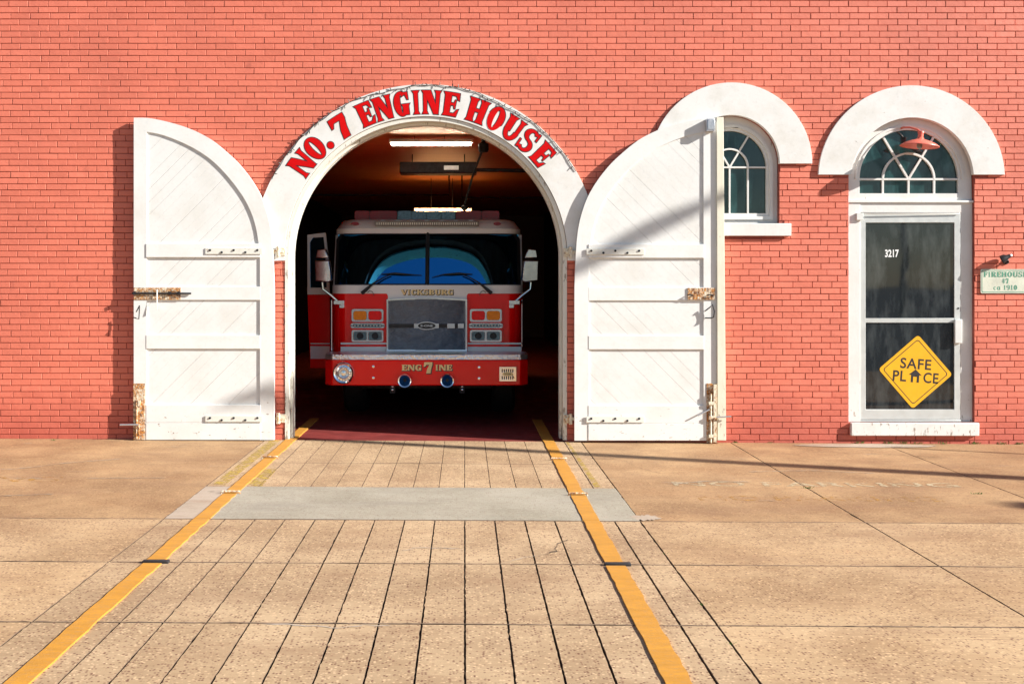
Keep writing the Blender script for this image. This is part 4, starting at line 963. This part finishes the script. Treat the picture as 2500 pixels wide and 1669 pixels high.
# cab body
cx0 = Z5(215, 0, YC)[0]; cx1 = Z5(1760, 0, YC)[0]
zlow, zband, zwin, ztop, zroof = Z5(0, 1165, YC)[1], Z5(0, 708, YC)[1], Z5(0, 642, YC)[1], Z5(0, 213, YC)[1], Z5(0, 133, YC)[1] + .05
def cabplan(x0, x1, y0, y1, r):
    f = [(x0, y1)] + [(x0 + r - r * math.cos(R(a)), y0 + r * 1.3 - r * 1.3 * math.sin(R(a))) for a in range(0, 91, 10)] + [(x1 - r + r * math.sin(R(a)), y0 + r * 1.3 - r * 1.3 * math.cos(R(a))) for a in range(0, 91, 10)] + [(x1, y1)]
    return f
mb = MB(); plan_ext(mb, cabplan(cx0, cx1, YC, 4.6, .20), bz0 - .05, zband); cab = mb.build('cab', 't_red', T, bevel=.006)
mb = MB(); plan_ext(mb, cabplan(cx0 + .001, cx1 - .001, YC - .003, 4.6, .20), zband + .001, zwin + .004); mb.build('cab_band', 't_white', T, bevel=.003)
# white centre drop, with the town name
a = Z5(677, 752, YC); b = Z5(1305, 700, YC)
mb = MB(); lp = [(a[0], a[1]), (b[0], a[1]), (b[0], b[1] - .05)] + arc(b[0] + .05, b[1] - .05, .05, 180, 90, 6) + [(b[0] + .055, b[1] + .012), (a[0] - .055, b[1] + .012)] + arc(a[0] - .05, b[1] - .05, .05, 90, 0, 6)
mb.ext([lp], YC - .0035, YC + .004); dp = mb.build('nose_panel', 't_white', T)
tlet('VICKSBURG', 780, 1196, 675, 717, YC - .004, 'lettering', dp, 'gold', 'letter_black', .06)
# lower white band with red line
for a_ in ((300, 668, 1098, 1112), (300, 668, 1130, 1168), (1312, 1740, 1098, 1112), (1312, 1740, 1130, 1168)):
    mb = MB(); zb5(mb, *a_, YC - .006, YC + .002, YC); mb.build('white_stripe', 't_white', T)
# grille
YG = YC - .045
x0, z0 = Z5(668, 1165, YC); x1, z1 = Z5(1308, 752, YC); xc = (x0 + x1) / 2
top = [(x0 + (x1 - x0) * t / 12, z1 + .018 * (1 - ((t - 6) / 6) ** 2)) for t in range(13)]
L = [(x0, z0)] + top + [(x1, z0)]; Lr = L[::-1]
mb = MB(); i_ = offset(L, -.020); mb.ext([offset(L, 0), i_], YG - .008, YC); gr_ = mb.build('grille', 'chrome', T, bevel=.003)
nxg, nzg = 14, 8                       # gently bowed mesh panel
gv = []; x0g, x1g = x0 + .018, x1 - .018
for j in range(nzg + 1):
    for i in range(nxg + 1):
        u = i / nxg; v = j / nzg; xx = x0g + (x1g - x0g) * u; zt = z1 + .018 * (1 - ((u - .5) * 2) ** 2) - .014; gv.append((xx, YG + .012 - .022 * (1 - (2 * u - 1) ** 2), z0 + .014 + (zt - z0 - .014) * v))
mb = MB(); mb.add(gv, [(j * (nxg + 1) + i, j * (nxg + 1) + i + 1, (j + 1) * (nxg + 1) + i + 1, (j + 1) * (nxg + 1) + i) for j in range(nzg) for i in range(nxg)]); mb.build('grille_mesh', 'mesh', gr_)
for a_ in ((690, 885), (1085, 1285)): mb = MB(); zb5(mb, *a_, 948, 978, YG - .014, YG - .006, YC); mb.build('grille_bar', 'dark_iron', gr_)
for a_ in ((886, 1084), (1150, 1210), (1235, 1283)): mb = MB(); zb5(mb, *a_, 944, 982, YG - .018, YG - .0145, YC); mb.build('grille_bar', 'chrome', gr_, bevel=.002)
c_ = Z5(988, 962, YC)
mb = MB(); mb.ext([arc(c_[0], c_[1], .125, 0, 351, 39, .050), arc(c_[0], c_[1], .108, 0, 351, 39, .038)], YG - .030, YG - .018); mb.build('badge_ring', 'chrome', gr_)
mb = MB(); mb.ext([arc(c_[0], c_[1], .1075, 0, 351, 39, .0375)], YG - .024, YG - .019); mb.build('badge', 't_black', gr_)
vs, fs = sans('E-ONE', .028, .15, .03); mb = MB(); mb.add([(c_[0] + a, YG - .0245, c_[1] - .014 + b) for a, b in vs], fs); mb.build('badge_lettering', 'chrome', gr_, flat=True)
# headlight clusters
for sx in (0, 1):
    def X(zx): return zx if sx == 0 else 1972 - zx
    def rr5(x0, x1, y0, y1, r):
        a = Z5(min(X(x0), X(x1)), y1, YC); b = Z5(max(X(x0), X(x1)), y0, YC); return rrect(a[0], b[0], a[1], b[1], r)
    mb = MB(); mb.ext([rr5(388, 642, 830, 932, .025), rr5(402, 508, 845, 918, .03), rr5(522, 628, 845, 918, .03)], YC - .030, YC - .001); h1 = mb.build('warning_light', 'chrome', T, bevel=.003)
    mb = MB(); mb.ext([rr5(403, 507, 846, 917, .03)], YC - .026, YC - .004); mb.build('amber_lens', 'amber', h1, bevel=.009)
    mb = MB(); mb.ext([rr5(523, 627, 846, 917, .03)], YC - .026, YC - .004); mb.build('red_lens', 'redlens', h1, bevel=.009)
    mb = MB(); mb.ext([rr5(378, 652, 942, 983, .035)], YC - .020, YC - .001); h2 = mb.build('led_strip', 'chrome', T, bevel=.003)
    mb = MB(); mb.ext([rr5(398, 632, 950, 975, .02)], YC - .0225, YC - .0201); mb.build('lens', 'clear_lens', h2)
    mb = MB()
    for k in range(9):
        q = Z5(X(415 + k * 25), 962, YC); mb.lathe((q[0], YC - .0226, q[1]), (0, -1, 0), [(.009, 0), (.006, .004), (0, .005)], 10)
    mb.build('led_dots', 'leds', h2)
    mb = MB(); mb.ext([rr5(388, 642, 996, 1092, .025), rr5(402, 508, 1010, 1078, .018), rr5(522, 628, 1010, 1078, .018)], YC - .030, YC - .001); h3 = mb.build('headlight', 'chrome', T, bevel=.003)
    for (xa, xb) in ((403, 507), (523, 627)):
        mb = MB(); mb.ext([rr5(xa, xb, 1011, 1077, .018)], YC - .015, YC - .004); mb.build('lens', 'clear_lens', h3, bevel=.004)
        q = Z5(X((xa + xb) / 2), 1044, YC); mb = MB(); mb.lathe((q[0], YC - .0152, q[1]), (0, -1, 0), [(.042, 0), (.036, .004), (.022, .001), (0, .003)], 20); mb.build('reflector', 'dark_iron', h3)
    # chrome corner post and marker
    q = Z5(X(224), 0, YC)[0]
    mb = MB(); mb.tube([(q, YC + .03, Z5(0, 760, YC)[1]), (q, YC + .03, Z5(0, 1162, YC)[1])], .011, 10); mb.build('grab_rail', 'chrome', T)
    a = Z5(min(X(245), X(330)), 822, YC); b = Z5(max(X(245), X(330)), 762, YC)
    mb = MB(); mb.box(a[0], b[0], YC - .025, YC + .10, b[1] - .05, b[1]); mb.box(a[0] + (.0 if sx else .07), b[0] - (.07 if sx else 0), YC - .02, YC + .03, a[1], b[1] - .051); mb.build('mirror_bracket', 'chrome', T, bevel=.004)
    # mirror with arm
    ym = YC + .02
    def MP(zx, zy, y=ym): p = Z5(X(zx), zy, y); return (p[0], y, p[1])
    arm = MB(); arm.tube([MP(285, 775), MP(225, 722), MP(160, 672), MP(155, 618)], .017, 10); mr = arm.build('mirror', 'chrome', T)
    def mcase(pts, dy):
        lp = [(Z5(X(a), b, ym)[0], Z5(X(a), b, ym)[1]) for a, b in pts]
        m_ = MB(); m_.ext([lp], ym - .05, ym + dy); return m_
    mcase([(100, 425), (112, 360), (180, 352), (208, 425)], .09).build('mirror_cap', 'mirror_metal', mr, bevel=.012)
    mcase([(92, 440), (212, 440), (232, 600), (200, 618), (98, 608)], .11).build('mirror_head', 'mirror_metal', mr, bevel=.016)
# windscreen: frame, two bowed panes, divider
yT = .228                                  # lean back at the top
def ws(zx, zy, push=0.0):
    p = Z5(zx, zy, YC); t = (p[1] - zwin) / (ztop - zwin); u = (p[0] - (cx0 + cx1) / 2) / ((cx1 - cx0) / 2)
    return (p[0], YC + .02 + yT * t + .20 * abs(u) ** 6 + push, p[1])
def pane(x0, x1, name, m, push, corner=0, parent=None, y0=228, y1=628):
    nx_, nz_ = 22, 10; mb = MB(); vs = []
    for j in range(nz_ + 1):
        for i in range(nx_ + 1):
            zx = x0 + (x1 - x0) * i / nx_; zy = y1 + (y0 - y1) * j / nz_
            if corner:
                d = (zx - x0) if corner < 0 else (x1 - zx); rr_ = 55
                if d < rr_: lim = y0 + rr_ - math.sqrt(max(0, rr_ ** 2 - (rr_ - d) ** 2)); zy = y1 + (lim - y1) * j / nz_
            vs.append(ws(zx, zy, push))
    mb.add(vs, [(j * (nx_ + 1) + i, j * (nx_ + 1) + i + 1, (j + 1) * (nx_ + 1) + i + 1, (j + 1) * (nx_ + 1) + i) for j in range(nz_) for i in range(nx_)])
    return mb.build(name, m, parent)
wsf = pane(236, 990, 'windscreen', 't_black', .006, -1, T, 212, 644); wsf2 = pane(990, 1744, 'windscreen', 't_black', .006, 1, T, 212, 644)
pane(262, 972, 'glass', 'wind', 0, -1, wsf); pane(1006, 1716, 'glass', 'wind', 0, 1, wsf2)
mb = MB(); mb.tube([ws(989, 640, -.008), ws(989, 215, -.008)], .014, 8); mb.build('windscreen_divider', 't_black', T)
# pillars and roof
for s_, (xa, xb) in ((0, (222, 248)), (1, (1732, 1758))):
    mb = MB(); pl = [ws(xa, 640, .03), ws(xb, 640, .012), ws(xb, 225, .012), ws(xa + (3 if not s_ else -3), 225, .03)]
    bk = [(p[0], p[1] + .10, p[2]) for p in pl]; mb.add(pl + bk, [(0, 1, 2, 3), (4, 5, 6, 7), (0, 1, 5, 4), (1, 2, 6, 5), (2, 3, 7, 6), (3, 0, 4, 7)]); mb.build('pillar', 't_white', T, bevel=.004)
yr = YC + .02 + yT
rf = []
secs = [(ztop - .012, 0.0, .0), (ztop + .045, -.035, .004), (ztop + .085, -.01, .03), (zroof - .02, .06, .07), (zroof, .16, .12)]
base = cabplan(cx0 + .01, cx1 - .01, yr - .01, 4.6, .26)
mb = MB(); n = len(base); vs = []; xm = (cx0 + cx1) / 2
for (z, dy, ins) in secs:
    for (x, y) in base: vs.append((xm + (x - xm) * (1 - ins), y + (dy if y < 3 else 0), z))
fs = [(j * n + i, j * n + (i + 1) % n, (j + 1) * n + (i + 1) % n, (j + 1) * n + i) for j in range(len(secs) - 1) for i in range(n)] + [tuple(range(n)), tuple((len(secs) - 1) * n + i for i in range(n))]
mb.add(vs, fs); rf = mb.build('roof', 't_white', T)
for i, zx in enumerate((418, 1548)):
    c_ = Z5(zx, 152, yr); mb = MB(); mb.ext([arc(c_[0], c_[1], .05, 0, 340, 17, .022)], yr - .058, yr - .01); mb.build('marker_lamp', 'redlens_dark', rf, bevel=.006)
# side of cab behind windscreen: dark glass boxes
mb = MB(); mb.box(cx0 + .03, cx1 - .03, YC + .45, 4.5, zwin + .01, ztop - .02); mb.build('cab_side_window', 'wind', T)
# LED scene light and light bar
yl = yr - .02
a = Z5(576, 172, yl); b = Z5(1402, 138, yl)
mb = MB(); mb.box(a[0], b[0], yl - .06, yl + .06, a[1], b[1] + .01); l1 = mb.build('scene_light', 'alum_dark', T, bevel=.004)
mb = MB()
for k in range(46):
    xx = a[0] + .02 + k * (b[0] - a[0] - .04) / 45.5; mb.box(xx, xx + .012, yl - .064, yl - .0605, a[1] + .018, b[1] - .008)
mb.build('led_row', 'leds', l1)
for k in range(7):
    xx = a[0] + .1 + k * (b[0] - a[0] - .2) / 6; mb = MB(); mb.box(xx - .025, xx + .025, yl - .02, yl + .02, b[1] + .011, b[1] + .024); mb.build('light_clip', 'alum_white', l1)
yq = yr + .25
def lbox(x0, x1, m, nm, par, rr_=.02, ya=0.0):
    a = Z5(x0, 124, yq); b = Z5(x1, 52, yq); mb = MB(); n_ = 8
    prof = [(yq + .14 - .14 * math.cos(R(t)) * (1 if t < 90 else 1), 0) for t in range(0, 181, 20)]
    mb.ext([rrect(a[0], b[0], a[1], b[1], .028)], yq - .10 + ya, yq + .12); return mb.build(nm, m, par, bevel=.018)
lb = lbox(415, 1565, 't_black', 'light_bar', T, ya=.04)
mb = MB(); lbx = [(417, 534, 'redlens_dark'), (538, 752, 'redlens_dark'), (757, 868, 'greylens'), (871, 984, 'greylens'), (987, 1100, 'greylens'), (1103, 1214, 'greylens'), (1219, 1420, 'redlens_dark'), (1424, 1563, 'redlens_dark')]
for (a_, b_, m_) in lbx: lbox(a_, b_, m_, 'lens', lb)
mb = MB(); a = Z5(460, 135, yq); b = Z5(1520, 124, yq); mb.box(a[0], b[0], yq - .05, yq + .08, zroof - .01, b[1]); mb.build('light_bar_foot', 'dark_iron', lb)
# wipers
for sx in (0, 1):
    def W_(zx, zy, d): 
        p = ws(zx if sx == 0 else 1972 - zx, zy); return (p[0], p[1] - d, p[2])
    mb = MB(); mb.tube([W_(470, 705, .03), W_(500, 680, .045), W_(560, 628, .05), W_(640, 580, .04), W_(700, 556, .035)], [.024, .022, .012, .008, .007], 8); wp = mb.build('wiper', 't_black', T)
    mb = MB(); mb.tube([W_(620, 551, .02), W_(680, 549, .024), W_(730, 546, .026), W_(790, 551, .024), W_(860, 555, .02), W_(945, 560 if sx == 0 else 578, .014)], [.004, .008, .013, .012, .006, .003], 8); mb.build('wiper_blade', 't_black', wp)
    mb = MB(); mb.tube([W_(515, 700, .02), W_(530, 686, .03), W_(550, 690, .03), W_(562, 705, .025), W_(565, 725, .015)], .004, 6); mb.build('washer_hose', 't_black', wp)
# open side door on the left
dx0 = Z5(35, 0, 2.3)[0]; dx1 = Z5(185, 0, 2.3)[0]
yd = 2.25
def DP(zx, zy): return Z5(zx, zy, yd)
out = [DP(60, 1300), DP(40, 1120), DP(35, 240), DP(180, 222), DP(205, 420), DP(215, 700), DP(218, 1300)]
hole = [DP(60, 660), DP(55, 300), DP(80, 262), DP(165, 258), DP(182, 420), DP(190, 660)]
zs = DP(0, 715)[1]
up = [p for p in out[2:6]]; mb = MB(); mb.ext([[DP(36, 715)] + up[:1] + up[1:3] + [DP(214, 715)], hole], yd - .03, yd + .03); sdoor = mb.build('side_door', 't_white', T, bevel=.004)
mb = MB(); mb.ext([[DP(60, 1300), DP(37, 716), DP(214, 716), DP(218, 1300)]], yd - .03, yd + .03); mb.build('door_skin', 't_red', sdoor, bevel=.004)
mb = MB(); mb.ext([[DP(62, 1225), DP(60, 1125), DP(214, 1125), DP(214, 1225)]], yd - .036, yd - .031); mb.ext([[DP(62, 1110), DP(60, 1100), DP(214, 1100), DP(214, 1110)]], yd - .036, yd - .031); mb.build('door_stripe', 't_white', sdoor)
mb = MB(); mb.ext([hole], yd - .004, yd + .004); mb.build('pane', 'wind', sdoor)
# body, wheels, undercarriage
mb = MB(); mb.box(cx0 - .02, cx1 + .02, 4.75, 9.6, .55, 2.55); mb.build('pump_body', 't_red', T, bevel=.02)
mb = MB(); mb.box(cx0 + .4, cx1 - .4, YC, 9.3, .42, bz0 - .04); mb.box(cx0 + .1, cx1 - .1, 4.55, 4.8, .5, 1.9); mb.build('chassis', 'under', T)
for s_ in (-1, 1):
    for yw in (2.9, 7.6):
        xw = xm + s_ * .98
        mb = MB(); mb.lathe((xw - .15, yw, .5), (1, 0, 0), [(.30, .0), (.47, .0), (.51, .04), (.51, .26), (.47, .30), (.30, .30)], 36); wl = mb.build('wheel', 't_black', T)
        mb = MB(); mb.lathe((xw - .14, yw, .5), (1, 0, 0), [(0, .09), (.12, .08), (.20, .03), (.30, .0), (.30, .28), (.20, .25), (.12, .2), (0, .19)], 28); mb.build('rim', 'chrome', wl)
mb = MB(); mb.tube([(cx0 + .4, 2.9, .42), (cx1 - .4, 2.9, .42)], .07, 12); mb.lathe((xm, 2.9, .42), (0, 1, 0), [(0, -.2), (.16, -.1), (.16, .1), (0, .2)], 16); mb.build('axle', 'under', T)

# =================================================================== WEEDS
def weed(x, y, z, s_, label, seed):
    r_ = random.Random(seed); mb = MB()
    for k in range(int(16 + s_ * 200)):
        a = r_.uniform(0, 6.28); L = s_ * r_.uniform(.5, 1.1); bx = x + r_.gauss(0, s_ * .6); by = y + r_.gauss(0, .008)
        if y > -.05: by = min(by, -.006)
        tip = Vector((bx + math.cos(a) * L * .8, by - abs(math.sin(a)) * L * .5, z + L * r_.uniform(.35, .8)))
        w_ = s_ * .14; dx, dy = -math.sin(a) * w_, math.cos(a) * w_
        md = Vector((bx, by, z)).lerp(tip, .55)
        mb.add([(bx, by, z - .004), (md.x - dx, md.y - dy * .4, md.z), tuple(tip), (md.x + dx, md.y + dy * .4, md.z)], [(0, 1, 2, 3)])
    tag(mb.build('weed', 'weed', loc=(x, y, z), flat=True), label, 'weed', 'weeds in the cracks and along the wall foot')
wx = [(2096, .030, 'small weed at the wall foot under the left corner of the entrance step'), (2168, .034, 'weed at the wall foot below the left half of the entrance step'), (2205, .03, 'weed at the wall foot below the middle of the entrance step'),
      (2238, .028, 'weed at the wall foot below the right half of the entrance step'), (2300, .032, 'weed at the wall foot under the right end of the entrance step'), (2375, .036, 'weed at the wall foot just right of the entrance step'),
      (2445, .030, 'weed at the wall foot below the plaque'), (2485, .034, 'rightmost weed along the foot of the brick wall'), (1795, .022, 'tiny weed at the wall foot right of the right carriage door'), (1880, .02, 'tiny weed at the wall foot left of the entrance step')]
for i, (px, s_, lb_) in enumerate(wx):
    x = PX(px); weed(x, -.012, ground_z(x), s_ * 1.3, lb_, i)
for i, (x, y, s_, lb_) in enumerate([(-4.45, -.10, .03, 'thin weed on the pavement left of the left carriage door'), (2.90, -2.68, .035, 'weed in the pavement joint beside the faded white lettering'), (4.25, -2.9, .035, 'weed at the right end of the faded white lettering'),
      (1.27, -5.0, .022, 'weed in the joint right of the driveway, beside the lower dark bar'), (1.27, -6.1, .026, 'weed in the joint right of the driveway, halfway to the photo bottom'), (1.27, -6.75, .022, 'weed in the joint right of the driveway, nearest the viewer')]):
    weed(x, y, ground_z(x) - .008, s_, lb_, 40 + i)
# twig in the spring of the step
# =================================================================== OUT OF FRAME: the bare tree that throws the long shadows
def sunpt(x, y, z, t): return (x + 3.0 * t, y - 1.0 * t, z + 1.55 * t)
def tree(base, h, lbl, seed, limbs=None, r0=.13):
    r_ = random.Random(seed); x, y = base
    t = empty('bare_tree', (x, y, 0), lbl, 'tree', 'bare trees across the street' if limbs is None else None) if limbs is None else empty('bare_tree', (x, y, 0), lbl, 'tree')
    mb = MB(); mb.tube([(x, y, -.1), (x + .02, y, h * .5), (x, y, h)], [r0 * 1.2, r0, r0 * .75], 12); mb.build('trunk', 'bark', t)
    mb = MB()
    if limbs:
        for L in limbs: mb.tube(L[0], L[1], 8)
    else:
        def grow(p, d, L, r, n):
            q = p + d * L; mb.tube([p, q], [r, r * .65], 5, cap=False)
            if n == 0: return
            for k in range(3):
                dd = (d + Vector((r_.gauss(0, .5), r_.gauss(0, .5), r_.uniform(-.1, .5)))).normalized(); grow(q, dd, L * r_.uniform(.6, .8), r * .6, n - 1)
        for k in range(5):
            a = k * 1.26; grow(Vector((x, y, h * (.6 + .08 * k))), Vector((math.cos(a) * .7, math.sin(a) * .7, .7)).normalized(), h * .32, r0 * .5, 4)
    mb.build('branches', 'bark', t)
tx, ty = 14.0, -5.15
A_ = sunpt(2.95, -.09, 2.72, 4.2); B_ = sunpt(1.25, -.09, 1.90, 4.5); E_ = sunpt(-.2, -.09, 1.30, 4.8); C_ = sunpt(-2.2, -.09, .55, 4.9); D_ = sunpt(-2.6, -.09, .42, 4.85)
tree((tx, ty), 8.9, 'bare street tree standing right of the picture', 1,
     [([(tx, ty, 8.6), E_, B_, tuple((Vector(A_) + Vector(B_)) / 2 + Vector((0, 0, .04))), A_], [.09, .085, .09, .10, .05]), ([(tx, ty, 8.3), C_, D_], [.05, .07, .03])], r0=.12)
for i, (x, y) in enumerate(((-14, -38), (-5, -44), (3, -40), (11, -43), (20, -38), (-24, -42))):
    tree((x, y), 6.5 + i % 3, 'bare tree across the street behind the viewer', 20 + i)

def pole(x, y, h, r, lbl):
    mb = MB(); mb.tube([(x, y, -.1), (x, y, h * .5), (x, y, h)], [r * 1.15, r, r * .85], 16)
    o = mb.build('street_pole', 'bark', loc=(x, y, 0)); tag(o, lbl, 'pole')
pole(14.74, -3.7, 5.25, .035, 'slim street pole right of the picture, near the wall')
pole(17.5, -7.75, 6.75, .20, 'stout wooden street pole right of the picture, out by the road')  # added out of view only for the soft shadow on the right pavement
